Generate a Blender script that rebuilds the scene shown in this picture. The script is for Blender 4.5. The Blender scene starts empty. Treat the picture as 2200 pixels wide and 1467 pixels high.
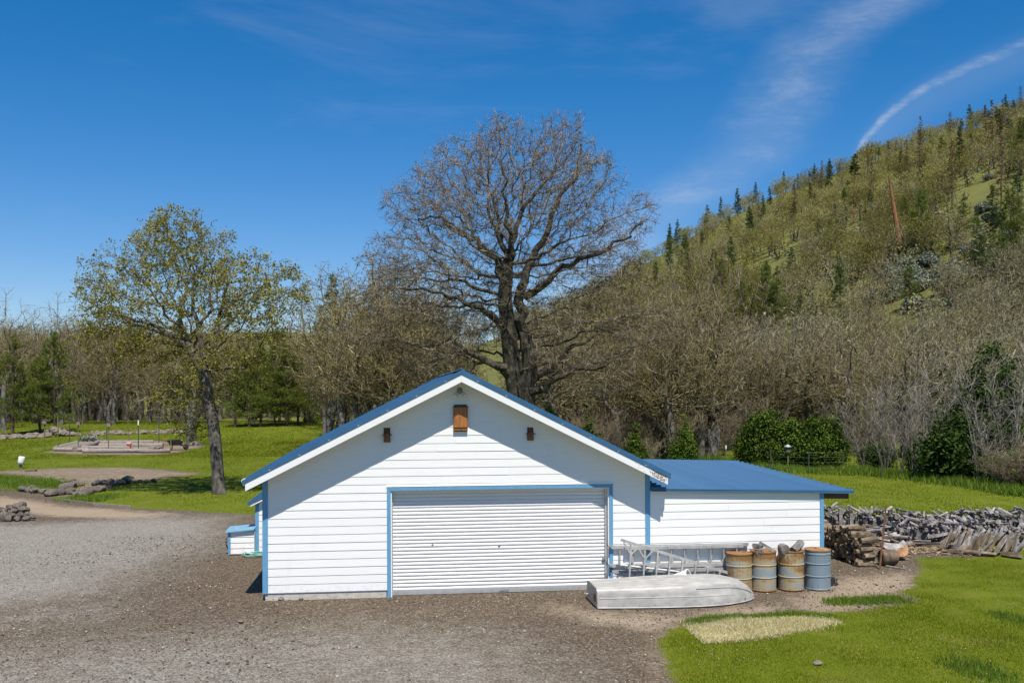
import bpy, math, random
import numpy as np
from mathutils import Vector, Matrix

# ------------------------------------------------------------------ camera, sky, sun, exposure
S = bpy.context.scene
COL = S.collection
CAM = Vector((2.946, -21.106, 4.55))
YAW = math.atan(240 / 2050)
FW = Vector((math.sin(YAW), math.cos(YAW), 0)); RT = Vector((math.cos(YAW), -math.sin(YAW), 0))
FPX, HY, ROLL = 2050.0, 835.0, 0.0035

cam_d = bpy.data.cameras.new('camera'); cam = bpy.data.objects.new('camera', cam_d); COL.objects.link(cam)
cam.location = CAM
cam.rotation_euler = (Matrix.Rotation(-YAW, 3, 'Z') @ Matrix.Rotation(math.pi / 2, 3, 'X') @ Matrix.Rotation(-ROLL, 3, 'Z')).to_euler()
cam_d.sensor_width = 36; cam_d.lens = FPX / 2200 * 36; cam_d.shift_y = (HY - 733.5) / 2200
cam_d.clip_start = 0.5; cam_d.clip_end = 6000
S.camera = cam

SUN_EL, SUN_AZ = math.radians(62.5), math.radians(6)      # azimuth from -Y towards +X
to_sun = Vector((math.sin(SUN_AZ) * math.cos(SUN_EL), -math.cos(SUN_AZ) * math.cos(SUN_EL), math.sin(SUN_EL)))
sd = bpy.data.lights.new('sun', 'SUN'); sun = bpy.data.objects.new('sun', sd); COL.objects.link(sun)
sd.energy = 5.0; sd.angle = math.radians(0.5); sd.color = (1.0, 0.945, 0.865)
sun.rotation_euler = to_sun.to_track_quat('Z', 'Y').to_euler(); sun.location = (0, -30, 40)

S.view_settings.view_transform = 'Standard'; S.view_settings.look = 'None'
S.view_settings.gamma = 1; S.view_settings.use_curve_mapping = False
S.view_settings.exposure = 0.33
S.cycles.use_denoising = True
S.cycles.max_bounces = 6; S.cycles.diffuse_bounces = 3; S.cycles.transparent_max_bounces = 8

W = bpy.data.worlds.new('World'); S.world = W; W.use_nodes = True
def build_world():
    nt = W.node_tree; nt.nodes.clear(); N = nt.nodes.new; L = nt.links.new
    out = N('ShaderNodeOutputWorld'); bg = N('ShaderNodeBackground'); L(bg.outputs[0], out.inputs[0])
    sky = N('ShaderNodeTexSky'); sky.sky_type = 'NISHITA'; sky.sun_disc = False
    sky.sun_elevation = SUN_EL; sky.sun_rotation = math.radians(174)
    sky.air_density = 1.1; sky.dust_density = 0.25; sky.ozone_density = 2.2; sky.altitude = 500
    hs = N('ShaderNodeHueSaturation'); hs.inputs['Saturation'].default_value = 1.30; hs.inputs['Value'].default_value = 1.0
    L(sky.outputs[0], hs.inputs['Color'])
    tint = N('ShaderNodeMix'); tint.data_type = 'RGBA'; tint.blend_type = 'MULTIPLY'; tint.inputs['Factor'].default_value = 1; L(hs.outputs[0], tint.inputs['A']); tint.inputs['B'].default_value = (.52, .92, 1.20, 1)
    tc = N('ShaderNodeTexCoord')
    def m(op, a, b=None, c=None):
        n = N('ShaderNodeMath'); n.operation = op
        for i, v in enumerate((a, b, c)):
            if v is None: continue
            if isinstance(v, (int, float)): n.inputs[i].default_value = v
            else: L(v, n.inputs[i])
        return n.outputs[0]
    def dot(v):
        n = N('ShaderNodeVectorMath'); n.operation = 'DOT_PRODUCT'; L(tc.outputs['Generated'], n.inputs[0]); n.inputs[1].default_value = v
        return n.outputs['Value']
    el = dot((0, 0, 1))
    rs = N('ShaderNodeMapRange'); rs.interpolation_type = 'SMOOTHSTEP'; L(el, rs.inputs['Value'])
    rs.inputs['From Min'].default_value = .04; rs.inputs['From Max'].default_value = .40; rs.inputs['To Min'].default_value = 1.55; rs.inputs['To Max'].default_value = .50
    tcx = N('ShaderNodeCombineColor'); L(rs.outputs[0], tcx.inputs[0]); tcx.inputs[1].default_value = 1; tcx.inputs[2].default_value = 1
    t2 = N('ShaderNodeMix'); t2.data_type = 'RGBA'; t2.blend_type = 'MULTIPLY'; t2.inputs['Factor'].default_value = 1; L(tint.outputs['Result'], t2.inputs['A']); L(tcx.outputs[0], t2.inputs['B'])
    f = m('MAXIMUM', dot(tuple(FW)), 0.05)
    u = m('DIVIDE', dot(tuple(RT)), f); v = m('DIVIDE', dot((0, 0, 1)), f)
    cb = N('ShaderNodeCombineXYZ'); L(u, cb.inputs[0]); L(v, cb.inputs[1])
    def noise(scale, detail=6, rough=0.6, loc=(0, 0, 0), sc=(1, 1, 1), rot=0, dist=0.0):
        mp = N('ShaderNodeMapping'); mp.inputs['Location'].default_value = loc; mp.inputs['Scale'].default_value = sc; mp.inputs['Rotation'].default_value = (0, 0, rot)
        L(cb.outputs[0], mp.inputs[0])
        n = N('ShaderNodeTexNoise'); n.inputs['Scale'].default_value = scale; n.inputs['Detail'].default_value = detail; n.inputs['Roughness'].default_value = rough
        n.inputs['Distortion'].default_value = dist
        L(mp.outputs[0], n.inputs['Vector']); return n.outputs['Fac']
    def ramp(x, a, b):
        n = N('ShaderNodeMapRange'); n.interpolation_type = 'SMOOTHSTEP'; L(x, n.inputs['Value'])
        n.inputs['From Min'].default_value = a; n.inputs['From Max'].default_value = b; return n.outputs[0]
    def curve(x, pts):
        n = N('ShaderNodeFloatCurve'); c = n.mapping.curves[0]
        c.points[0].location = pts[0]; c.points[-1].location = pts[-1]
        for p in pts[1:-1]: c.points.new(*p)
        n.mapping.update(); L(x, n.inputs['Value']); return n.outputs[0]
    def band(x, c, w):     # soft band of half-width w around c
        d = m('DIVIDE', m('ABSOLUTE', m('SUBTRACT', x, c)), w)
        return ramp(d, 1.0, 0.0)
    wob = m('MULTIPLY', m('SUBTRACT', noise(34, 7, .65), 0.5), 0.013)
    # thin bright streak rising from the hill
    vc = curve(u, [(0, -.05), (.335, .17), (.363, .2463), (.39, .2805), (.429, .3098), (.478, .334), (.5366, .3585), (.7, .42), (1, .52)])
    streak = m('MULTIPLY', band(m('ADD', v, wob), vc, 0.0088), ramp(noise(75, 7, .7, sc=(.3, 1, 1), rot=-.7), .25, .75))
    s2 = m('MULTIPLY', band(v, m('SUBTRACT', vc, .012), 0.035), .17)
    streak = m('ADD', m('MULTIPLY', streak, m('ADD', .55, m('MULTIPLY', ramp(u, .5, .37), .45))), s2)
    # broad wispy veil
    uc = curve(v, [(0, .0), (.15, .11), (.1927, .166), (.2415, .244), (.31, .293), (.349, .312), (.388, .365), (.42, .42), (1, 1.2)])
    fl = ramp(noise(26, 9, .72, rot=-.75, sc=(.28, 1, 1), dist=.3), .40, .72)
    veil = m('MULTIPLY', band(m('ADD', u, m('MULTIPLY', wob, 3)), uc, .075), m('ADD', .42, m('MULTIPLY', fl, .8)))
    # faint high cirrus anywhere
    ci = m('MULTIPLY', ramp(noise(4.5, 7, .6, loc=(3.1, 1.7, 0), sc=(.5, 1.5, 1), rot=.35, dist=.5), .5, .78), .13)
    dens = m('ADD', m('ADD', m('MULTIPLY', streak, .54), m('MULTIPLY', veil, .28)), ci)
    dens = m('MULTIPLY', m('MINIMUM', dens, .8), ramp(v, .02, .12))
    mx = N('ShaderNodeMix'); mx.data_type = 'RGBA'; L(dens, mx.inputs['Factor']); L(t2.outputs['Result'], mx.inputs['A']); mx.inputs['B'].default_value = (6.0, 6.6, 7.6, 1)
    L(mx.outputs['Result'], bg.inputs['Color']); bg.inputs['Strength'].default_value = 0.078
build_world()

# ------------------------------------------------------------------ pixel helpers (a pixel is only a direction)
def ray(px, py):
    u = (px - 1100) / FPX; v = (HY - (py + ROLL * (px - 1100))) / FPX
    return FW + RT * u + Vector((0, 0, v))
def at(px, py, fwd): return CAM + ray(px, py) * fwd
def G(px, py, z=0.0):
    d = ray(px, py); return CAM + d * ((z - CAM.z) / d.z)
def Wp(px, py, Y):
    d = ray(px, py); return CAM + d * ((Y - CAM.y) / d.y)
def proj(x, y, z):
    X = x - CAM.x; Y = y - CAM.y
    f = X * FW.x + Y * FW.y; r = X * RT.x + Y * RT.y
    px = 1100 + FPX * r / f
    return px, HY - FPX * (z - CAM.z) / f - ROLL * (px - 1100), f

rng = np.random.default_rng(7)
R = random.Random(11)

# ------------------------------------------------------------------ terrain heights
def _sm(a, b, x):
    t = np.clip((x - a) / (b - a), 0, 1); return t * t * (3 - 2 * t)
def waves(x, y, s, seed=0):
    o = np.zeros_like(x, dtype=float); r = np.random.default_rng(seed)
    for i in range(7):
        a = r.uniform(0, 6.283); k = r.uniform(.5, 1.7) / s; ph = r.uniform(0, 6.283)
        o += np.sin((x * math.cos(a) + y * math.sin(a)) * k + ph) * (0.6 / (k * s + .4))
    return o / 3.0
def terrain(x, y):
    x = np.asarray(x, float); y = np.asarray(y, float)
    X = x - CAM.x; Y = y - CAM.y
    f = X * FW.x + Y * FW.y; r = X * RT.x + Y * RT.y
    t = .9 * r + .436 * f - 50
    t = t + waves(x, y, 45, 3) * 9 * _sm(10, 90, t)
    sl = .425
    z1 = sl * np.where(t < 0, 0, np.where(t < 45, t * t / 90, t - 22.5))
    zc = 14 + 106 * _sm(-60, 205, r) + .03 * np.clip(t, 0, 900) + waves(x, y, 160, 5) * 5
    k = 14.0
    z = -k * np.logaddexp(-z1 / k, -zc / k); z = np.maximum(z, 0)
    z = z + waves(x, y, 16, 8) * .9 * _sm(20, 80, t)
    far = 62 * _sm(420, 1000, f) * _sm(.0, -.25, r / np.maximum(f, 1)) + waves(x, y, 200, 9) * 9 * _sm(500, 900, f)
    z = np.maximum(z, np.where(f > 300, far, 0))
    # grassy bank in front of the left woods
    z = z + .9 * _sm(86, 108, f) * _sm(-.14, -.24, r / np.maximum(f, 1)) * (1 - _sm(200, 400, f))
    z = z + waves(x, y, 9, 4) * .05 * _sm(14, 30, f + np.abs(r) * .0) * _sm(24, 40, f)
    z = z - .01
    return z
def tz(x, y): return float(terrain(np.array([x]), np.array([y]))[0])
_fs = np.concatenate([np.arange(14, 140, .5), np.arange(140, 2200, 4.0)])
def march(px, py, lim=2200):
    d = ray(px, py)
    xs = CAM.x + d.x * _fs; ys = CAM.y + d.y * _fs; zs = CAM.z + d.z * _fs
    hit = np.where(zs < terrain(xs, ys))[0]
    if len(hit) == 0: return None
    i = hit[0]; f = _fs[i]
    p = CAM + d * f; p.z = tz(p.x, p.y)
    return p, f
def crest(px):                       # ground point on the skyline of a column
    d = ray(px, HY); xs = CAM.x + d.x * _fs; ys = CAM.y + d.y * _fs
    e = (terrain(xs, ys) - CAM.z) / _fs; i = int(np.argmax(e))
    return Vector((xs[i], ys[i], tz(xs[i], ys[i]))), _fs[i]

# ------------------------------------------------------------------ materials
MATS = {}
def nodes_for(name):
    m = bpy.data.materials.new(name); m.use_nodes = True; nt = m.node_tree
    b = nt.nodes['Principled BSDF']; MATS[name] = m
    return m, nt, b
def ramp_node(nt, cols, interp='LINEAR'):
    r = nt.nodes.new('ShaderNodeValToRGB'); r.color_ramp.interpolation = interp
    e = r.color_ramp.elements
    while len(e) < len(cols): e.new(.5)
    for i, (p, c) in enumerate(cols):
        e[i].position = p; e[i].color = (*c, 1)
    return r
def noise_node(nt, scale, detail=4, rough=.55, coord='Object', sc=(1, 1, 1), dist=0):
    tc = nt.nodes.new('ShaderNodeTexCoord'); mp = nt.nodes.new('ShaderNodeMapping'); mp.inputs['Scale'].default_value = sc
    nt.links.new(tc.outputs[coord], mp.inputs[0])
    n = nt.nodes.new('ShaderNodeTexNoise'); n.inputs['Scale'].default_value = scale; n.inputs['Detail'].default_value = detail; n.inputs['Roughness'].default_value = rough
    n.inputs['Distortion'].default_value = dist
    nt.links.new(mp.outputs[0], n.inputs['Vector']); return n
def mixc(nt, fac, a, b, mode='MIX'):
    m = nt.nodes.new('ShaderNodeMix'); m.data_type = 'RGBA'; m.blend_type = mode
    for k, v in (('Factor', fac), ('A', a), ('B', b)):
        if isinstance(v, (int, float)): m.inputs[k].default_value = v
        elif isinstance(v, tuple): m.inputs[k].default_value = (*v, 1)
        else: nt.links.new(v, m.inputs[k])
    return m.outputs['Result']
def mathn(nt, op, a, b=None):
    n = nt.nodes.new('ShaderNodeMath'); n.operation = op
    for i, v in enumerate((a, b)):
        if v is None: continue
        if isinstance(v, (int, float)): n.inputs[i].default_value = v
        else: nt.links.new(v, n.inputs[i])
    return n.outputs[0]
def smooth(nt, x, a, b):
    n = nt.nodes.new('ShaderNodeMapRange'); n.interpolation_type = 'SMOOTHSTEP'; nt.links.new(x, n.inputs['Value'])
    n.inputs['From Min'].default_value = a; n.inputs['From Max'].default_value = b; return n.outputs[0]
def bump(nt, b, h, strength=.3, dist=.02):
    n = nt.nodes.new('ShaderNodeBump'); n.inputs['Strength'].default_value = strength; n.inputs['Distance'].default_value = dist
    nt.links.new(h, n.inputs['Height']); nt.links.new(n.outputs[0], b.inputs['Normal'])
def mat(name, cols, scale=6, rough=.7, bumpv=0, detail=4, sc=(1, 1, 1), metal=0, coord='Object', spec=.5, island=0, objrand=0, dist=0, bdist=.01):
    """noise-driven colour ramp; cols = list of colours"""
    m, nt, b = nodes_for(name)
    n = noise_node(nt, scale, detail, .6, coord, sc, dist)
    k = len(cols)
    r = ramp_node(nt, [(0.3 + .4 * i / max(1, k - 1), c) for i, c in enumerate(cols)])
    fac = n.outputs['Fac']
    if island:
        g = nt.nodes.new('ShaderNodeNewGeometry')
        fac = mathn(nt, 'ADD', mathn(nt, 'MULTIPLY', fac, 1 - island), mathn(nt, 'MULTIPLY', g.outputs['Random Per Island'], island))
    nt.links.new(fac, r.inputs[0]); c = r.outputs[0]
    if objrand:
        oi = nt.nodes.new('ShaderNodeObjectInfo'); hs = nt.nodes.new('ShaderNodeHueSaturation')
        nt.links.new(mathn(nt, 'ADD', 1 - objrand, mathn(nt, 'MULTIPLY', oi.outputs['Random'], 2 * objrand)), hs.inputs['Value'])
        nt.links.new(mathn(nt, 'ADD', .5 - objrand * .03, mathn(nt, 'MULTIPLY', oi.outputs['Random'], objrand * .06)), hs.inputs['Hue'])
        nt.links.new(c, hs.inputs['Color']); c = hs.outputs[0]
    nt.links.new(c, b.inputs['Base Color'])
    b.inputs['Roughness'].default_value = rough; b.inputs['Metallic'].default_value = metal; b.inputs['Specular IOR Level'].default_value = spec
    if bumpv: bump(nt, b, n.outputs['Fac'], bumpv, bdist)
    return m
def leafmat(name, cols, scale=3, transl=.35, objrand=.1, island=.6):
    m = mat(name, cols, scale, .7, island=island, objrand=objrand, spec=.08)
    nt = m.node_tree; b = nt.nodes['Principled BSDF']; out = nt.nodes['Material Output']
    t = nt.nodes.new('ShaderNodeBsdfTranslucent'); mx = nt.nodes.new('ShaderNodeMixShader'); mx.inputs[0].default_value = transl
    src = b.inputs['Base Color'].links[0].from_socket
    nt.links.new(src, t.inputs[0]); nt.links.new(b.outputs[0], mx.inputs[1]); nt.links.new(t.outputs[0], mx.inputs[2]); nt.links.new(mx.outputs[0], out.inputs[0])
    return m

mat('white_paint', [(.76, .755, .735), (.80, .79, .765), (.82, .81, .785)], 2.2, .55, .06, 6, (1, 1, 12))
mat('soffit_white', [(.70, .70, .68), (.76, .76, .74)], 3, .7)
mat('blue_trim', [(.095, .27, .455), (.115, .305, .50), (.15, .35, .54)], 5, .55, .05, 6, (8, 8, 1))
mat('blue_roof', [(.030, .100, .200), (.037, .116, .225), (.047, .132, .245)], 1.3, .5, 0, 5, (1, 1, 1), 0, spec=.35)
mat('blue_lid', [(.12, .26, .38), (.165, .32, .44), (.24, .39, .50)], 9, .6)
mat('door_white', [(.74, .735, .72), (.80, .79, .77)], 2, .4, 0, 5, (.4, 1, 6), 0)
mat('galv', [(.42, .42, .41), (.52, .52, .50), (.60, .59, .57)], 14, .45, .03, 5, metal=.5)
mat('alu', [(.30, .288, .26), (.40, .384, .35), (.49, .47, .43)], 3.5, .55, .10, 7, (1, 2, 2), .12)
mat('alu_dull', [(.26, .25, .23), (.36, .345, .32), (.46, .44, .41)], 8, .55, .05, 6, metal=.25)
mat('white_fiber', [(.50, .50, .50), (.60, .60, .59)], 6, .5)
mat('ladder_alu', [(.34, .335, .32), (.44, .43, .41), (.52, .51, .49)], 6, .5, metal=.3)
mat('log_dark', [(.075, .068, .06), (.15, .138, .125), (.27, .255, .24)], 9, .95, .4, 7)
mat('concrete', [(.36, .33, .28), (.46, .43, .37), (.55, .52, .46)], 7, .9, .3, 7, (1, 1, 2))
mat('brown_wood', [(.10, .045, .018), (.17, .075, .028), (.24, .11, .04)], 6, .6, .1, 6, (6, 6, 1))
mat('cedar', [(.20, .070, .016), (.34, .125, .028), (.46, .19, .05)], 5, .55, .1, 6, (5, 5, .6), dist=.6)
mat('dark_brown_wood', [(.06, .028, .014), (.10, .045, .02), (.14, .065, .03)], 6, .7, .1, 6, (6, 6, 1))
mat('dark', [(.012, .012, .013), (.03, .03, .03)], 20, .6)
mat('glass_lamp', [(.55, .52, .42), (.70, .68, .60)], 8, .25)
mat('lamp_grey', [(.20, .19, .17), (.28, .27, .24)], 8, .6)
mat('hose', [(.12, .34, .28), (.22, .46, .38)], 10, .5)
mat('maroon', [(.05, .012, .014), (.08, .02, .02)], 8, .5)
mat('bark_oak', [(.032, .026, .021), (.07, .058, .046), (.125, .112, .092), (.22, .21, .175)], 5, .95, .5, 7, (1, 1, .5), objrand=.12, bdist=.03)
mat('bark_light', [(.06, .053, .044), (.13, .118, .10), (.25, .235, .205)], 3.5, .95, .4, 7, (1, 1, .4), objrand=.12)
mat('bark_pine', [(.055, .035, .024), (.11, .070, .045), (.17, .11, .07)], 5, .95, .4, 6, (1, 1, .35), objrand=.15)
mat('bark_red', [(.13, .052, .022), (.24, .105, .045), (.30, .15, .07)], 3, .95, .3, 6, (1, 1, .3))
mat('moss_bark', [(.016, .013, .009), (.036, .029, .020), (.068, .057, .032), (.14, .125, .09)], 4, .95, .4, 6, objrand=.15)
mat('twig_brown', [(.05, .036, .022), (.125, .092, .058), (.27, .22, .145)], .8, .9, island=.7, objrand=.12)
mat('twig_lichen', [(.050, .041, .023), (.14, .120, .066), (.33, .295, .175)], .7, .9, island=.65, objrand=.15)
mat('twig_olive', [(.08, .06, .028), (.155, .12, .055), (.26, .215, .10)], .7, .9, island=.65, objrand=.15)
mat('twig_grey', [(.10, .088, .072), (.20, .178, .148), (.36, .33, .285)], .8, .9, island=.6, objrand=.1)
mat('twig_red', [(.07, .052, .032), (.135, .10, .062), (.24, .19, .125)], .8, .9, island=.6)
leafmat('leaf_spring', [(.15, .145, .02), (.27, .25, .035), (.41, .37, .07)], 1.2)
leafmat('leaf_olive', [(.10, .10, .016), (.185, .175, .030), (.29, .265, .06)], 1.0, objrand=.2)
leafmat('leaf_pale', [(.20, .185, .05), (.35, .32, .085), (.50, .46, .15)], 1.0, objrand=.15)
leafmat('leaf_dark', [(.018, .042, .006), (.055, .098, .011), (.13, .18, .02)], 1.1, .25)
leafmat('leaf_grey', [(.10, .12, .085), (.18, .20, .145), (.29, .30, .23)], 1.5, .2)
leafmat('needle', [(.028, .058, .016), (.06, .105, .026), (.11, .155, .04)], .8, .2, objrand=.22)
leafmat('needle_yellow', [(.075, .105, .016), (.14, .18, .028), (.22, .255, .05)], .8, .25, objrand=.15)
leafmat('needle_brown', [(.09, .055, .025), (.16, .10, .05), (.23, .15, .08)], .8, .15, objrand=.15)
leafmat('grass_blade', [(.095, .135, .004), (.150, .192, .006), (.22, .25, .010)], .35, .4, objrand=0, island=.5)
def grass_mat():
    m = MATS['grass_blade']; nt = m.node_tree; b = nt.nodes['Principled BSDF']
    src = b.inputs['Base Color'].links[0].from_socket
    dark = smooth(nt, noise_node(nt, 1.3, 5, .65).outputs[0], .50, .66); dry = smooth(nt, noise_node(nt, .55, 6, .7).outputs[0], .50, .68); dry2 = smooth(nt, noise_node(nt, 3.3, 4, .6, sc=(1, 1.6, 1)).outputs[0], .60, .70)
    c = mixc(nt, mathn(nt, 'MULTIPLY', dark, .5), src, (.065, .115, .008)); c = mixc(nt, mathn(nt, 'MULTIPLY', dry, .5), c, (.20, .175, .035)); c = mixc(nt, mathn(nt, 'MULTIPLY', dry2, .55), c, (.27, .235, .085))
    for n in nt.nodes:
        if n.type == 'BSDF_TRANSLUCENT': nt.links.new(c, n.inputs[0])
    nt.links.new(c, b.inputs['Base Color'])
grass_mat()
leafmat('leaf_deep_green', [(.012, .030, .005), (.030, .060, .009), (.065, .105, .016)], 2.0, .2)  # deeper green foliage of the tall and low dark evergreens
leafmat('grass_tall', [(.085, .15, .014), (.145, .225, .024), (.22, .30, .045)], .6, .35, objrand=0, island=.6)
leafmat('straw', [(.42, .36, .16), (.56, .50, .26), (.70, .64, .40)], 1, .3, objrand=0, island=.7)
leafmat('daisy', [(.35, .35, .33), (.48, .48, .47)], 1, .1, objrand=0, island=.7)
mat('firewood', [(.075, .052, .032), (.155, .112, .070), (.29, .225, .15)], 6, .9, .3, 6, (1, 1, 1), objrand=.25)
mat('firewood_grey', [(.115, .100, .090), (.235, .212, .198), (.41, .38, .36)], 7, .95, .35, 7, objrand=.3)
mat('log_end', [(.15, .10, .055), (.27, .19, .11), (.40, .305, .19)], 9, .9, .2, 6, objrand=.2)
mat('cut_orange', [(.15, .065, .025), (.29, .14, .055), (.40, .26, .14)], 5, .85, .2, 6)
mat('weathered', [(.13, .105, .085), (.22, .185, .155), (.33, .295, .26)], 4, .95, .3, 7, (1, 6, 6), objrand=.15)
mat('rock', [(.055, .044, .034), (.11, .092, .073), (.20, .172, .14)], 4, .95, .5, 8, objrand=.25, bdist=.04)
mat('rock_red', [(.10, .075, .058), (.17, .135, .105), (.25, .21, .17)], 4, .95, .5, 8, objrand=.25, bdist=.04)
mat('rust_metal', [(.12, .05, .025), (.22, .10, .045)], 9, .8)
mat('olive_post', [(.10, .12, .03), (.16, .18, .05)], 9, .7)
mat('green_post', [(.03, .05, .03), (.06, .08, .05)], 9, .7)
mat('wire', [(.12, .12, .11), (.18, .18, .17)], 9, .5, metal=.4)
mat('red_thing', [(.55, .03, .03), (.7, .06, .05)], 5, .5)
mat('sticker_blue', [(.03, .13, .42), (.05, .2, .5)], 20, .5)
mat('grate', [(.02, .02, .022), (.05, .05, .05)], 9, .5)
mat('soil', [(.13, .10, .07), (.20, .16, .115), (.27, .225, .17)], 9, .95, .5, 7)

def base_dirt():
    for nm in ('white_paint',):
        nt = MATS[nm].node_tree; b = nt.nodes['Principled BSDF']; src = b.inputs['Base Color'].links[0].from_socket
        tc = nt.nodes.new('ShaderNodeTexCoord'); sp = nt.nodes.new('ShaderNodeSeparateXYZ'); nt.links.new(tc.outputs['Object'], sp.inputs[0])
        low = smooth(nt, sp.outputs[2], .42, .12); sn = smooth(nt, noise_node(nt, 9, 6, .7).outputs[0], .45, .75); st = smooth(nt, noise_node(nt, 3.0, 5, .6, sc=(1, 1, .15)).outputs[0], .55, .8)
        c = mixc(nt, mathn(nt, 'MULTIPLY', mathn(nt, 'MULTIPLY', low, sn), .45), src, (.42, .36, .28)); c = mixc(nt, mathn(nt, 'MULTIPLY', st, .10), c, (.45, .43, .38))
        nt.links.new(c, b.inputs['Base Color'])
base_dirt()
def worn_mat():
    m, nt, b = nodes_for('worn_paint')
    n = noise_node(nt, 26, 6, .65); n2 = noise_node(nt, 4, 3)
    tc = nt.nodes.new('ShaderNodeTexCoord'); sp = nt.nodes.new('ShaderNodeSeparateXYZ'); nt.links.new(tc.outputs['Object'], sp.inputs[0])
    g = smooth(nt, sp.outputs[0], 7.55, 8.75)
    f = mathn(nt, 'ADD', mathn(nt, 'ADD', mathn(nt, 'MULTIPLY', n.outputs[0], .8), mathn(nt, 'MULTIPLY', n2.outputs[0], .3)), mathn(nt, 'MULTIPLY', g, .22))
    k = smooth(nt, f, .74, .79)
    spots = smooth(nt, noise_node(nt, 60, 2).outputs[0], .70, .74)
    c = mixc(nt, k, (.78, .78, .77), (.27, .20, .15)); c = mixc(nt, mathn(nt, 'MULTIPLY', spots, .5), c, (.35, .33, .30))
    nt.links.new(c, b.inputs['Base Color']); b.inputs['Roughness'].default_value = .7
worn_mat()

def drum_mat(i, rust, seed):
    m, nt, b = nodes_for('drum_paint_%s' % 'abcd'[i])
    tc = nt.nodes.new('ShaderNodeTexCoord'); mp = nt.nodes.new('ShaderNodeMapping'); mp.inputs['Location'].default_value = (seed, seed * .7, seed * 1.3)
    nt.links.new(tc.outputs['Object'], mp.inputs[0])
    def nz(scale, sc, detail=5):
        q = nt.nodes.new('ShaderNodeMapping'); q.inputs['Scale'].default_value = sc; nt.links.new(mp.outputs[0], q.inputs[0])
        n = nt.nodes.new('ShaderNodeTexNoise'); n.inputs['Scale'].default_value = scale; n.inputs['Detail'].default_value = detail; nt.links.new(q.outputs[0], n.inputs[0]); return n.outputs[0]
    bands = nz(5.5, (.25, .25, 1), 3); fine = nz(40, (1, 1, .5), 6); drip = nz(22, (1, 1, .06), 3)
    sp = nt.nodes.new('ShaderNodeSeparateXYZ'); nt.links.new(tc.outputs['Object'], sp.inputs[0])
    top = smooth(nt, sp.outputs[2], .60, .86); bot = smooth(nt, sp.outputs[2], .06, .0)
    r = mathn(nt, 'ADD', mathn(nt, 'MULTIPLY', bands, .9), mathn(nt, 'MULTIPLY', fine, .45))
    r = mathn(nt, 'ADD', r, mathn(nt, 'MULTIPLY', drip, .25))
    r = mathn(nt, 'ADD', r, mathn(nt, 'MULTIPLY', top, .18)); r = mathn(nt, 'ADD', r, mathn(nt, 'MULTIPLY', bot, .35))
    k1 = smooth(nt, r, .97 - rust, 1.10 - rust); k2 = smooth(nt, r, 1.06 - rust, 1.28 - rust)
    blue = mixc(nt, nz(3, (1, 1, 1)), (.20, .245, .27), (.30, .35, .37)) if i < 3 else mixc(nt, nz(3, (1, 1, 1)), (.155, .21, .245), (.235, .30, .34))
    c = mixc(nt, k1, blue, (.40, .33, .19)); c = mixc(nt, k2, c, mixc(nt, fine, (.15, .062, .018), (.36, .19, .065)))
    c = mixc(nt, mathn(nt, 'MULTIPLY', smooth(nt, drip, .60, .72), .4), c, (.10, .08, .06))
    nt.links.new(c, b.inputs['Base Color']); b.inputs['Roughness'].default_value = .6; b.inputs['Metallic'].default_value = .1
    bump(nt, b, fine, .12, .005)
for i, (ru, se) in enumerate([(.36, 1.3), (.25, 4.1), (.29, 7.7), (-.10, 2.2)]): drum_mat(i, ru, se)

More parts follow.
